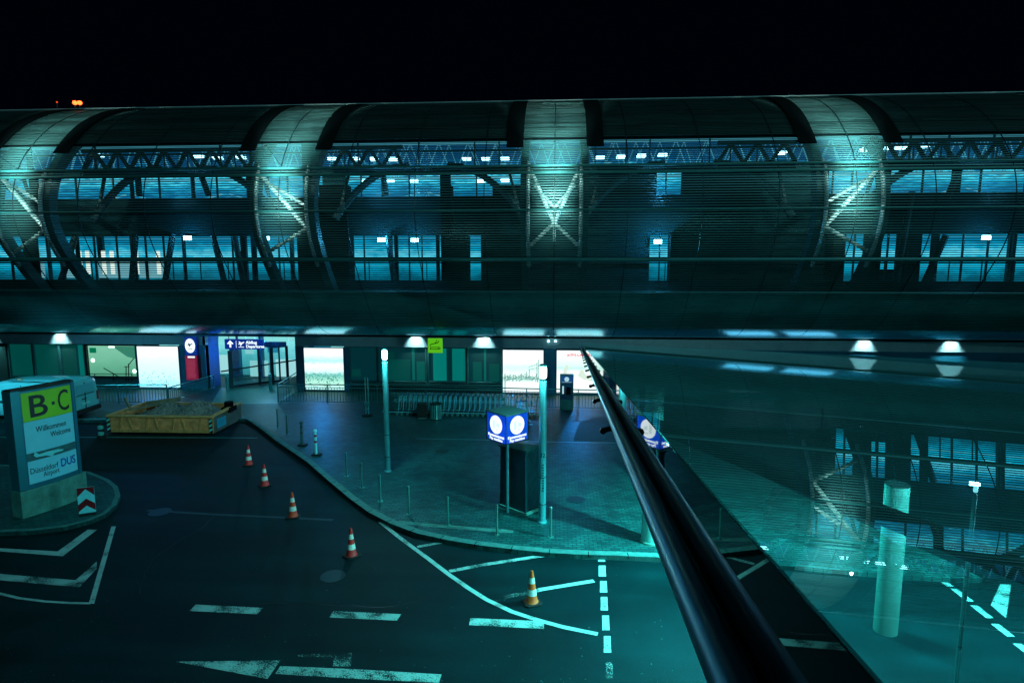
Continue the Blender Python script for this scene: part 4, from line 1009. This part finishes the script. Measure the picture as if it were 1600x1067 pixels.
def sgn_text(body, size, x, z, mt, align='LEFT', bold=0, xs=1., nm='lettering'):
    o = text(body, size, mt, r_, (x, 0, z), (1, 0, 0), (0, 0, 1), align=align, bold=bold, xs=xs, name=nm, ext=.003)
    for v in o.data.vertices: v.co.y = v.co.y+.043+bow(v.co.x, Ls)
    return o
ink = M('sign_ink', (.004, .012, .02), .5, var=0)
def sgn_fit(body, f0, f1, z0, z1, mt, bold=0.):
    o = fit_text(body, mt, r_, (0, 0, 0), (1, 0, 0), (0, 0, 1), ix0+iw*f0, ix0+iw*f1, z0, z1, bold=bold)
    for q in o.data.vertices: q.co.y = q.co.y+.042+bow(q.co.x, Ls)
    return o
fh = zg-z1_
sgn_fit('B', .13, .47, z1_+fh*.12, z1_+fh*.88, ink, .01); sgn_fit('C', .69, .93, z1_+fh*.13, z1_+fh*.89, ink, .004)
dm = MB(); bowed(dm, ix0+iw*.56, ix0+iw*.62, z1_+fh*.42, z1_+fh*.53, .042, .008, Ls, n=1); dm.build('middle_dot', ink, r_)
sgn_fit('Willkommen', .20, .82, z1_-.36, z1_-.19, ink, .004); sgn_fit('Welcome', .47, .91, z1_-.60, z1_-.43, ink, .004)
sgn_fit('Düsseldorf', .03, .57, z3_-.38, z3_-.21, ink); sgn_fit('Airport', .26, .58, z3_-.60, z3_-.40, ink)
sgn_fit('DUS', .63, .96, z3_-.42, z3_-.16, M('logo_blue', (.02, .08, .42), .4), .02)
am = MB(); am.ext([(-.4, 0), (-.25, .05), (.1, .07), (.3, .05), (.42, .16), (.46, .06), (.40, -.01), (.1, -.04), (-.05, -.12), (-.12, -.04), (-.35, -.03)], (ix0+iw*.42, .038+bow(ix0+iw*.42, Ls)-.01, z2_-.13), (-1, 0, 0), (0, 0, 1), -.006)
am.build('aircraft_picture', M('aircraft_white', (.45, .7, .75), .4), r_)
hillm = MB(); hillm.ext([(0, 0), (iw, 0), (iw, .07), (iw*.8, .11), (iw*.6, .06), (iw*.35, .10), (iw*.15, .05), (0, .06)], (ix0, .035+bow(ix0+.3, Ls), z2_-.01), (1, 0, 0), (0, 0, 1), .004); 
lamp('SPOT', pA+nrm*3.2+u*1.2+Vector((0, 0, 4.2)), 26, (.3, .9, 1), .2, (-nrm+Vector((0, 0, -.75))), 70, .8)

# ================================================================== VAN
va = G(112, 649, .42); vb = G(144, 638, .42)
d = vb-va; d.z = 0; wv = 1.95; d.normalize()
fwd = Vector((-d.y, d.x, 0))   # towards the left
if fwd.x > 0: fwd = -fwd
vroot = empty('parked_van', Vector((va.x, va.y, 0))+d*wv/2, math.atan2(fwd.y, fwd.x), 'white panel van parked behind the terminal sign, its rear doors facing the skip', 'van')
# local: x forward (0 = rear), y left/right ; near side (camera) is where?
inv = Matrix.Rotation(-math.atan2(fwd.y, fwd.x), 3, 'Z'); near = (inv @ (-d)).y; sgn_n = 1 if near > 0 else -1
LV = 5.3; HV = 2.02
def vs_(x, t): # section half width / height
    return
sec = []
for x in (0, .05, .25, 1.2, 2.6, 3.4, 3.9, 4.5, 5.05, 5.25, LV):
    top_ = {0: 1.80, .05: 1.92, .25: 1.99, 1.2: 2.03, 2.6: 2.03, 3.4: 1.98, 3.9: 1.80, 4.5: 1.22, 5.05: 1.06, 5.25: .90, LV: .7}[x]
    hwid = {0: .90, .05: .94, 5.05: .88, 5.25: .80, LV: .72}.get(x, .97)
    ring = []
    for (fy, fz) in ((-.93, .0), (-1, .08), (-1, .30), (-.985, .55), (-.93, .78), (-.88, .93), (-.76, .985), (-.4, 1), (0, 1.005), (.4, 1), (.76, .985), (.88, .93), (.93, .78), (.985, .55), (1, .30), (1, .08), (.93, 0)):
        ring.append((x, fy*hwid, .40+(top_-.40)*fz))
    sec.append(ring)
m = MB(); m.grid(sec); n1 = len(sec[0]); m.f.append(tuple(range(n1))); m.f.append(tuple(reversed([len(m.v)-n1+i for i in range(n1)])))
m.build('body', vanw, vroot, smooth=True)
m = MB()
m.ext([(-.62, .0), (.62, 0), (.56, .40), (-.56, .40)], (-.02, 0, 1.32), (0, -1, 0), (.03, 0, 1), .03); m.build('rear_panel', M('van_panel', (.30, .50, .60), .2, var=0, coat=.5), vroot)
m = MB(); m.bb(-.03, -.0, -.01, .01, .5, 1.8); m.bb(-.035, 0, -.6, .6, 1.22, 1.235); m.build('door_seam', black, vroot)
m = MB(); m.bb(-.12, .1, -.92, .92, .34, .56); m.build('rear_bumper', rubber, vroot, bevel=.03)
m = MB(); m.bb(-.025, 0, -.28, .28, .72, .84); m.build('number_plate', M('plate', (.6, .7, .7), .4), vroot)
for sy in (-1, 1):
    MB().bb(-.03, .06, sy*.86-.06, sy*.86+.06, .8, 1.25).build('tail_light', M('tail_red', (.25, .03, .04), .2), vroot, bevel=.02)
    m = MB(); m.bb(.5, 2.2, sy*.978-.004, sy*.978+.004, .93, .95); m.bb(2.25, 2.27, sy*.965-.01, sy*.965+.01, .5, 1.85); m.bb(3.35, 3.37, sy*.965-.01, sy*.965+.01, .5, 1.75); m.bb(.3, .32, sy*.965-.01, sy*.965+.01, .5, 1.85)
    m.build('panel_seams', M('seam_dark', (.03, .06, .07), .5), vroot)
    MB().bb(3.45, 4.1, sy*.945-.01, sy*.93+.012, 1.2, 1.68).build('side_window', glassd, vroot, bevel=.02)
    for x in (.95, 4.25):
        t_ = MB(); t_.tube([(x, sy*.72, .34), (x, sy*.95, .34)], .34, 22); tw = t_.build('wheel', rubber, vroot, smooth=True)
        h__ = MB(); h__.tube([(x, sy*.94, .34), (x, sy*.965, .34)], .19, 18); h__.build('rim', steel, tw, smooth=True)
m = MB()
for sy in (-1, 1):
    m.bb(.62, .9, sy*.978-.006, sy*.978+.006, 1.45, 1.47); m.bb(1.05, 2.2, sy*.972-.008, sy*.972+.008, 1.28, 1.31); m.bb(2.05, 2.12, sy*.985-.012, sy*.985+.012, 1.02, 1.12); m.bb(3.2, 3.28, sy*.985-.012, sy*.985+.012, 1.02, 1.12)
m.bb(-.045, -.02, -.05, .25, 1.0, 1.05)
m.build('handles_and_trim', MATS['seam_dark'], vroot)
m = MB(); m.bar((.05, -.86, 1.93), (2.9, -.86, 2.04), .025); m.bar((.05, .86, 1.93), (2.9, .86, 2.04), .025); m.build('roof_gutters', MATS['seam_dark'], vroot)
MB().bb(2.55, 2.75, sgn_n*.5-.05, sgn_n*.5+.05, 2.02, 2.07).build('roof_marker', M('amber', (.7, .25, .1), .4), vroot, bevel=.01)
lamp('SPOT', Vector((-25.5, 22, 5.2)), 1300, (.15, .75, 1), .3, (.1, 1, -.62), 75, .9)

# ================================================================== SKIP
sa = G(170, 677); sb = G(335, 679); sc = G(378, 656)
ux = (sb-sa); Lk = ux.length; ux.normalize()
uy = sc-sb; uy = uy-ux*uy.dot(ux); Wk = min(2.9, uy.length)
r_ = empty('rubble_skip', sa, math.atan2(ux.y, ux.x), 'low yellow-brown steel skip filled with broken rubble in front of the entrance', 'skip')
yel = M('skip_yellow', (.80, .31, .11), .6, var=.45, scale=2.5, bump=.2)
hk = .78
def sloped(mb, a, b, tn, z0=.06, z1=hk, out=.08): pass
m = MB(); m.ext([(.05, .06), (Lk-.05, .06), (Lk-.02, hk), (.0, hk)], (0, 0, 0), (1, 0, 0), (0, 0, 1), -.05); m.build('front_side', yel, r_)
m = MB(); m.ext([(0, .06), (Lk, .06), (Lk, hk), (0, hk)], (0, Wk, 0), (1, 0, 0), (0, 0, 1), -.05); m.build('back_side', yel, r_)
m = MB(); m.bb(-.0, .05, .05, Wk, .06, hk); m.build('left_end', yel, r_); 
m = MB(); m.bb(Lk-.06, Lk, .05, Wk, .06, hk+.1); m.build('right_end', M('skip_dark_panel', (.10, .12, .10), .6, var=.4, scale=3), r_)
m = MB(); m.bb(-.03, Lk+.03, -.06, .06, hk-.02, hk+.07); m.bb(-.03, Lk+.03, Wk-.04, Wk+.05, hk-.02, hk+.05); m.bb(-.05, .07, 0, Wk, hk-.02, hk+.06); m.bb(Lk-.07, Lk+.05, 0, Wk, hk+.02, hk+.13); m.build('top_rim', M('skip_rim', (.70, .38, .14), .55, var=.3), r_, bevel=.01)
m = MB()
for k in range(7):
    x = .55+k*(Lk-.9)/6.5; m.bar((x, -.035, .1), (x-.18 if k % 2 else x+.12, -.035, hk-.06), .04, .06)
m.bb(.03, Lk-.03, -.045, 0, .08, .2); m.build('side_ribs', M('skip_rib', (.62, .30, .10), .6, var=.3), r_)
m = MB(); m.bb(.05, Lk-.05, .05, Wk-.05, .06, .3); m.build('floor', darkmetal, r_)
st = M('stripe_white', (.55, .7, .62), .5); 
for x in (.08, Lk-.10):
    MB().bb(x-.07, x+.07, -.075, -.05, .1, hk-.06).build('marker_plate', M('stripe_black', (.01, .012, .01), .5), r_)
    m = MB()
    for k in range(3): m.ext([(x-.07, .14+k*.2), (x+.07, .22+k*.2), (x+.07, .32+k*.2), (x-.07, .24+k*.2)], (0, -.076, 0), (1, 0, 0), (0, 0, 1), .003)
    m.build('marker_stripes', st, r_)
m = MB(); m.bb(Lk+.01, Lk+.03, .25, 1.0, .2, .62); m.build('info_plate', M('plate_blue', (.06, .35, .55), .4), r_)
m = MB(); m.tube([(Lk-.1, Wk*.62, hk+.05), (Lk-.1, Wk*.62, hk+.34)], .2, 14); m.bb(Lk-.32, Lk+.1, Wk*.5, Wk*.75, hk-.1, hk+.12); m.build('winch_drum', black, r_, smooth=False)
m = MB(); m.bar((.1, Wk*.55, hk), (-.2, Wk*.6, hk+.5), .09); m.bar((.2, .9, hk+.04), (1.6, Wk-.2, hk+.12), .07, .07); m.bar((.45, Wk*.8, hk+.1), (1.9, Wk*.95, hk+.25), .06, .2); m.build('loose_timber', M('timber', (.22, .20, .13), .8, var=.3), r_)
m = MB(); random.seed(3); rows = []
NX, NY = 60, 30
import mathutils
for j in range(NY+1):
    row = []
    for i in range(NX+1):
        x = .1+(Lk-.2)*i/NX; y = .08+(Wk-.16)*j/NY; fx = i/NX
        hgt = .40+.62*math.exp(-((fx-.40)/.16)**2)*math.sin(math.pi*j/NY)**.7+.74*math.exp(-((fx-.72)/.15)**2)*math.sin(math.pi*j/NY)**.7
        hgt += .16*(mathutils.noise.noise((x*3, y*3, 0)))+.10*mathutils.noise.noise((x*11, y*11, 2))
        row.append((x, y, hgt))
    rows.append(row)
m.grid(rows)
for k in range(420):
    i, j = random.randint(1, NX-1), random.randint(1, NY-1); q = Vector(rows[j][i])
    s_ = random.uniform(.03, .10); rot = Matrix.Rotation(random.uniform(0, 3), 3, Vector((random.random()+.1, random.random(), random.random())).normalized())
    m.box(q+Vector((0, 0, .01)), (s_*random.uniform(.8, 1.8), s_, s_*.7), rot)
tag(m.build('rubble', M('rubble_stone', (.20, .20, .185), .9, var=.6, scale=9), None, loc=None), 'heap of broken grey rubble lying in the skip', 'rubble')
rb_ = bpy.data.objects['rubble']; rb_.location = sa; rb_.rotation_euler = r_.rotation_euler

# ================================================================== PAY SIGN, WRAPPED MACHINE
pb = G(793, 800, ZS)
ce = Q(794, 664, pb.y-.0)
r_ = empty('pay_sign', pb, 0, 'glowing blue cube sign reading Kassenautomat Pay machine on a slim pole', 'sign')
MB().cyl((0, 0, 0), .045, 0, ce.z-ZS-.3, 14).build('pole', M('post_paint2', (.2, .42, .46), .4, metal=.4), r_, smooth=True)
hb = .40; hs = .43; cz = ce.z-ZS
rotz = R(45)-math.atan2(-pb.x, pb.y)*0
cube = MB().box((0, 0, cz), (hs*2, hs*2, hb*2), rotz); cube.build('cube', M('cube_blue', (.01, .04, .30), .3, var=0, emit=(.002, .05, .50), es=.85), r_)
tp = MB().box((0, 0, cz+hb+.02), (hs*2+.03, hs*2+.03, .04), rotz); tp.build('cube_lid', M('lid', (.07, .12, .12), .5), r_)
em = MB()
for ang in (0, 90, 180, 270):
    dx, dy = math.cos(R(ang))*hs*1.414, math.sin(R(ang))*hs*1.414; em.bar((dx, dy, cz-hb-.01), (dx, dy, cz+hb), .03)
em.box((0, 0, cz-hb-.01), (hs*2+.02, hs*2+.02, .03), rotz); em.build('cube_edges', M('edge_navy', (.006, .01, .03), .5), r_)
for q in range(4):
    an = R(-135+90*q); n_v = Vector((math.cos(an), math.sin(an), 0)); uu = Vector((-n_v.y, n_v.x, 0))
    o0 = n_v*(hs+.003)+Vector((0, 0, cz))
    MB().ext([(.27*math.cos(t*.2244), .27*math.sin(t*.2244)) for t in range(28)], o0+Vector((0, 0, .09)), uu, (0, 0, 1), .006).build('white_disc', whitep, r_)
    ic = MB(); oo = o0+n_v*.008+Vector((0, 0, .09))
    ic.ext([(-.14, -.12), (-.04, -.12), (-.04, .14), (-.14, .10)], oo, uu, (0, 0, 1), .002); ic.ext([(.02, -.04), (.15, -.07), (.16, .03), (.03, .08)], oo, uu, (0, 0, 1), .002); ic.ext([(.0, -.16), (.1, -.17), (.1, -.12), (0, -.11)], oo, uu, (0, 0, 1), .002)
    ic.build('disc_symbol', E_('symbol_pale', (.70, .92, .90), 1.0), r_)
    text('Kassenautomat', .115, whitep, r_, o0+Vector((0, 0, -.275))+n_v*.002, uu, (0, 0, 1), bold=.003)
    text('Pay machine', .115, whitep, r_, o0+Vector((0, 0, -.375))+n_v*.002, uu, (0, 0, 1), bold=.003)
lamp('POINT', (pb.x-.2, pb.y-1.0, ce.z-.1), 14, (.1, .45, 1), .3)
# wrapped pay machine
cB = G(821, 801, ZS); lB = G(793, 793, ZS); rB = G(839, 791, ZS)
tarp = M('tarpaulin', (.012, .035, .048), .35, var=.3, scale=4, bump=.6, bscale=6)
r_ = empty('wrapped_pay_machine', cB, 0, 'pay machine wrapped in dark tarpaulin under the blue cube sign', 'pay machine')
e1 = (lB-cB); e1.z = 0; e1 = e1.normalized()*.95; e2 = (rB-cB); e2.z = 0; e2 = e2.normalized()*.72
hh = 1.86
m = MB(); NZ = 12
cs = [Vector((0, 0, 0)), e2, e1+e2, e1]; ring_n = 24; rows = []
for k in range(NZ+1):
    row = []
    for j in range(ring_n+1):
        s_ = (j % ring_n)/ring_n*4; i = int(s_) % 4; t = s_-int(s_); q = cs[i].lerp(cs[(i+1) % 4], t)
        ctr = (e1+e2)/2; dv = (q-ctr); kk = 1+.03*mathutils.noise.noise((q.x*5, q.y*5, k*.9))-(.05 if 0 < k < NZ else 0)+.05*(1-k/NZ)
        q = ctr+dv*kk; row.append((q.x, q.y, hh*k/NZ))
    rows.append(row)
m.grid(rows); m.build('tarpaulin', tarp, r_, smooth=False)
m = MB(); ctr = (e1+e2)/2; pl = [ctr+(c-ctr)*1.07 for c in cs]; m.v += [Vector((q.x, q.y, hh)) for q in pl]+[Vector((q.x, q.y, hh+.05)) for q in pl]+[ctr+Vector((0, 0, hh+.10))]
m.f += [(0, 3, 2, 1), (0, 1, 5, 4), (1, 2, 6, 5), (2, 3, 7, 6), (3, 0, 4, 7), (4, 5, 8), (5, 6, 8), (6, 7, 8), (7, 4, 8)]; m.build('top_cover', M('tarp_top', (.03, .07, .075), .4, var=.3, bump=.5), r_)
kb = [G(781, 791, ZS), G(821, 806, ZS), G(841, 797, ZS)]
mk = MB(); mk.bar(kb[0]-cB+Vector((0, 0, .04)), kb[1]-cB+Vector((0, 0, .04)), .06, .08); mk.bar(kb[1]-cB+Vector((0, 0, .04)), kb[2]-cB+Vector((0, 0, .04)), .06, .08)
mk.build('base_kerb', M('base_kerb', (.16, .22, .19), .7), r_)
p = G(787, 790, ZS)
r_ = empty('dark_panel_post', p, 0, 'narrow black upright panel directly left of the cube sign pole', 'panel'); MB().bb(-.045, .045, 0, .35, 0, 1.66).build('panel', black, r_, bevel=.008); MB().bb(-.07, .07, -.02, .37, 0, .03).build('foot', darkmetal, r_)

# ================================================================== BINS, TROLLEYS, PYLON, STANDS
p = G(681, 655, ZS)
r_ = empty('litter_bin', p, 0, 'round litter bin clad in vertical steel strips in front of the luggage trolleys', 'bin')
MB().cyl((0, 0, 0), .25, .03, .76, 24).build('drum', darkmetal, r_, smooth=True)
m = MB()
for k in range(16):
    a_ = k*2*math.pi/16; m.box((.265*math.cos(a_), .265*math.sin(a_), .40), (.02, .065, .70), a_)
m.build('steel_strips', M('bin_steel', (.55, .65, .60), .3, metal=.7), r_); MB().lathe((0, 0, .76), [(.28, -.02), (.285, .02), (.2, .03), (.18, -.05)], 24).build('rim', darkmetal, r_, smooth=True)
p = G(660, 655, ZS)
r_ = empty('litter_bin', p, .1, 'black square bin standing left of the steel strip bin', 'bin')
MB().bb(-.22, .22, -.2, .2, .03, .72).build('body', rubber, r_, bevel=.03); MB().bb(-.24, .24, -.22, .22, .72, .78).build('lid', darkmetal, r_, bevel=.02); MB().bb(-.2, .2, -.215, -.20, .06, .12).build('foot_strip', steel, r_)
# trolleys
chrome = M('trolley_chrome', (.60, .85, .95), .35, metal=.4, var=.1)
def make_trolley():
    r_ = empty('luggage_trolley', (0, 0, 0), 0)
    m = MB()
    for sy in (-1, 1):
        m.tube([(-.42, sy*.14, .13), (.36, sy*.27, .15), (.42, sy*.27, .30), (.46, sy*.27, .85), (.55, sy*.26, 1.0)], .018, 6)
    m.tube([(.36, -.27, .15), (.36, .27, .15)], .016, 6); m.tube([(-.42, -.14, .13), (-.42, .14, .13)], .016, 6)
    m.build('frame', chrome, r_, smooth=True)
    MB().tube([(.55, -.28, 1.0), (.55, .28, 1.0)], .026, 8).build('handle', M('trolley_blue', (.02, .10, .30), .4), r_, smooth=True)
    m = MB()
    for k in range(5): m.bar((.42+.0*k, -.24, .66+.055*k), (.42, .24, .66+.055*k), .01)
    for sy in (-1, 0, 1): m.bar((.42, sy*.24, .64), (.42, sy*.24, .90), .012); m.bar((.42, sy*.24, .64), (.16, sy*.2, .70), .012)
    m.bar((.16, -.2, .70), (.16, .2, .70), .012); m.build('basket', chrome, r_)
    m = MB(); m.bb(-.38, .34, -.16, .16, .15, .17); m.build('load_deck', MATS['dark_metal'], r_)
    for x, y in ((.34, -.27), (.34, .27), (-.36, 0)):
        MB().tube([(x, y-.018, .075), (x, y+.018, .075)], .075, 12).build('wheel', M('wheel_grey', (.12, .2, .2), .5), r_, smooth=True)
    return r_
tro = make_trolley(); NT = 29
xa, xb = G(612, 646, ZS), G(832, 650, ZS)
for i in range(NT):
    o = tro if i == 0 else copy_tree(tro)
    t = i/(NT-1); q = xa.lerp(xb, t); o.location = (q.x+random.uniform(-.015, .015), q.y+random.uniform(-.02, .02), ZS); o.rotation_euler = (0, 0, random.uniform(-.02, .02))
    lab = 'luggage trolley, %s from the left in the nested row along the railing' % ORD[i]
    if i == 0: lab = 'leftmost luggage trolley of the nested row, next to the lone lamp post'
    if i == NT-1: lab = 'rightmost luggage trolley of the nested row, beside lamp post 32'
    tag(o, lab, 'luggage trolley', 'luggage trolleys nested in a row')
o = copy_tree(tro); q = G(822, 664, ZS); o.location = q; o.rotation_euler = (0, 0, 2.0); tag(o, 'single luggage trolley standing askew behind the blue cube sign', 'luggage trolley', 'luggage trolleys nested in a row')
for px, py, lab in ((574, 650, 'twin thin poles on a round black foot left of the lone lamp post'), (787, 642, 'twin thin poles on a round black foot among the trolleys, left of the city poster')):
    r_ = empty('pole_stand', G(px, py, ZS), 0, lab, 'pole stand', 'twin pole stands')
    m = MB(); m.cyl((-.06, 0), .022, .05, 1.9, 8); m.cyl((.07, 0), .022, .05, 1.9, 8); m.build('poles', galv, r_, smooth=True)
    MB().lathe((0, 0, 0), [(.26, 0), (.27, .04), (.2, .09), (.05, .11)], 20).build('foot', rubber, r_, smooth=True)
    MB().box((0, -.02, .62), (.24, .10, .16)).build('clamp', steel, r_, bevel=.02); MB().box((0, -.02, .35), (.2, .1, .06)).build('clamp', steel, r_, bevel=.02)
p = G(885, 641, ZS)
r_ = empty('ticket_pylon', p, 0, 'narrow dark blue ticket pylon with a white symbol in front of the beach poster', 'pylon')
MB().bb(-.34, .34, -.0, .3, 0, 1.82).build('body', M('pylon_teal', (.06, .17, .18), .4, metal=.3), r_, bevel=.02)
MB().bb(-.30, .30, -.02, 0, .55, 1.78).build('front_panel', M('pylon_blue', (.012, .06, .14), .3), r_)
MB().bb(-.30, .30, -.035, -.02, 1.44, 1.76).build('header', E_('pylon_head', (.005, .07, .28), .7), r_)
m = MB(); m.ext([(.12*math.cos(t*.4488), .12*math.sin(t*.4488)) for t in range(14)], (0, -.036, 1.60), (1, 0, 0), (0, 0, 1), .004); m.bb(-.24, .24, -.04, -.035, 1.44, 1.455); m.bb(-.22, -.14, -.026, -.02, .85, 1.25); m.build('symbol', E_('pylon_white', (.5, .8, .9), .8), r_)
MB().bb(-.02, .2, -.028, -.02, .8, 1.2).build('slot_panel', black, r_)

# ================================================================== GLASS ROOF WITH ITS RAIL
D = ray(902, 530).normalized()
Rt = D.cross(Vector((0, 0, 1))).normalized(); Up = Rt.cross(D).normalized()
Dr2 = ray(1500, 556).normalized(); N = D.cross(Dr2)
N = N if N.z > 0 else -N; N.normalize(); Rp = D.cross(N).normalized()
if Rp.x < 0: Rp = -Rp
O = Vector((0, 0, H))
KS = .52
def LP(a, b, L): return O+Rt*a*KS-Up*b*KS+D*L
L0, L1 = -.6, 27.6
root = empty('glass_roof', LP(.36, .41, 12), 0, 'wide sloping glass roof beside the camera mirroring the lit facade', 'glass roof')
RL = Vector(root.location)
class RM(MB):
    def build(s, name, mat_, parent=None, **k):
        s.v = [v-RL for v in s.v]; return MB.build(s, name, mat_, root if parent is None else parent, **k)
canopy_m = glass_mat('roof_glass', (.62, .86, .86), (.80, 1, 1), 1.55, .004, 1.3, .10, .17)
e0 = LP(.326, .360, L0); e1_ = LP(.326, .360, L1)
m = RM(); WR = 34
pts = [e0, e1_, e1_+Rp*WR, e0+Rp*WR]; m.v = [p for p in pts]; m.f = [(0, 3, 2, 1)]
m.build('glass_sheet', canopy_m)
strip_m = M('black_glass_strip', (.001, .014, .018), .015, var=0, spec=.4)
m = RM(); m.v = [LP(.322, .68, L0), LP(.322, .68, L1), LP(.322, .364, L1), LP(.322, .364, L0), LP(.345, .68, L0), LP(.345, .68, L1), LP(.332, .364, L1), LP(.332, .364, L0)]
m.f = [(0, 1, 2, 3), (4, 7, 6, 5), (3, 2, 6, 7), (0, 4, 5, 1)]; m.build('black_glass_fascia', strip_m)
m = RM(); m.tube([LP(.278, .60, L0), LP(.278, .60, L1)], .040*KS, 20); m.build('rail', M('rail_steel', (.07, .22, .32), .36, metal=.6, var=0), smooth=True)
m = RM(); m.bar(e1_-Up*.03, e1_+Rp*WR-Up*.03, .1, .05); m.build('end_trim', darkmetal)
L = 4.35*KS; k = 0
while L < L1:
    m = RM(); a = LP(.27, .62, L); b = LP(.19, .645, L); m.tube([a, b], [.012, .009], 8); m.tube([b-D*.015, b+D*.015], .012, 8); m.build('rail_bracket', M('bracket_metal', (.03, .05, .05), .35, metal=.6), smooth=True); L += 2.05*KS
# a dark beam and columns under the glass
ba = Q(1040, 672, 12.5); 
def under(px, py, z): return G(px, py, z)
bA = under(1075, 684, 4.9); bB = under(1640, 908, 4.9)
dd = (bB-bA)
bm2 = RM(); bm2.bar(bA-dd*.25, bB+dd*.35, .13, .18); bm2.build('support_beam', black)
def column(p, r_c, h_, label, mat_, ring=True):
    r_ = empty('concrete_column', p, 0, label, 'column', 'round columns under the glass roof')
    MB().lathe((0, 0, 0), [(r_c*1.0, 0), (r_c, h_)], 28).build('shaft', mat_, r_, smooth=True)
    if ring: MB().lathe((0, 0, 0), [(r_c*1.14, 0), (r_c*1.12, .05), (r_c*1.0, .07)], 28).build('base_ring', concrete, r_, smooth=True)
    MB().lathe((0, 0, h_), [(r_c*1.01, 0), (r_c*1.01, .02), (.001, .025)], 28).build('top_plate', darkmetal, r_, smooth=True)
pc = M('column_concrete', (.26, .36, .33), .6, var=.2, scale=2)
p = G(1016, 846, ZS); column(p, .24, 4.6, 'thick round column whose foot stands at the kerb under the rail', pc)
p = G(989, 740, ZS); column(p, .16, 4.2, 'slimmer round column farther back under the rail', pc)
p = G(1383, 985, 0); column(Vector((p.x, p.y, 0)), .22, Q(1390, 757, p.y).z, 'thick round column glowing at its right edge under the glass roof', M('column_pale', (.13, .22, .20), .8, var=.1), ring=False)
# lights under the glass roof: pendant luminaires
for i, (x, y, z, e, lab) in enumerate(((4.9, 14.0, 4.6, 4200, 'small pendant luminaire under the glass roof, nearer the kerb'), (10.2, 11.9, 4.9, 3200, 'small pendant luminaire under the glass roof, right of the lit column'), (3.6, 8.2, 5.2, 1500, 'small pendant luminaire under the glass roof, over the dashed line'))):
    r_ = empty('pendant_luminaire', (x, y, z), 0, lab, 'luminaire', 'luminaires under the glass roof')
    MB().lathe((0, 0, 0), [(.15, -.02), (.16, .03), (.05, .09), (.02, .1)], 16).build('shade', black, r_, smooth=True)
    MB().cyl((0, 0, 0), .015, .1, .5, 6).build('rod', black, r_)
    lamp('SPOT', (x, y, z-.06), e, (.12, .95, .92), .12, (0, 0, -1), 150, .5)
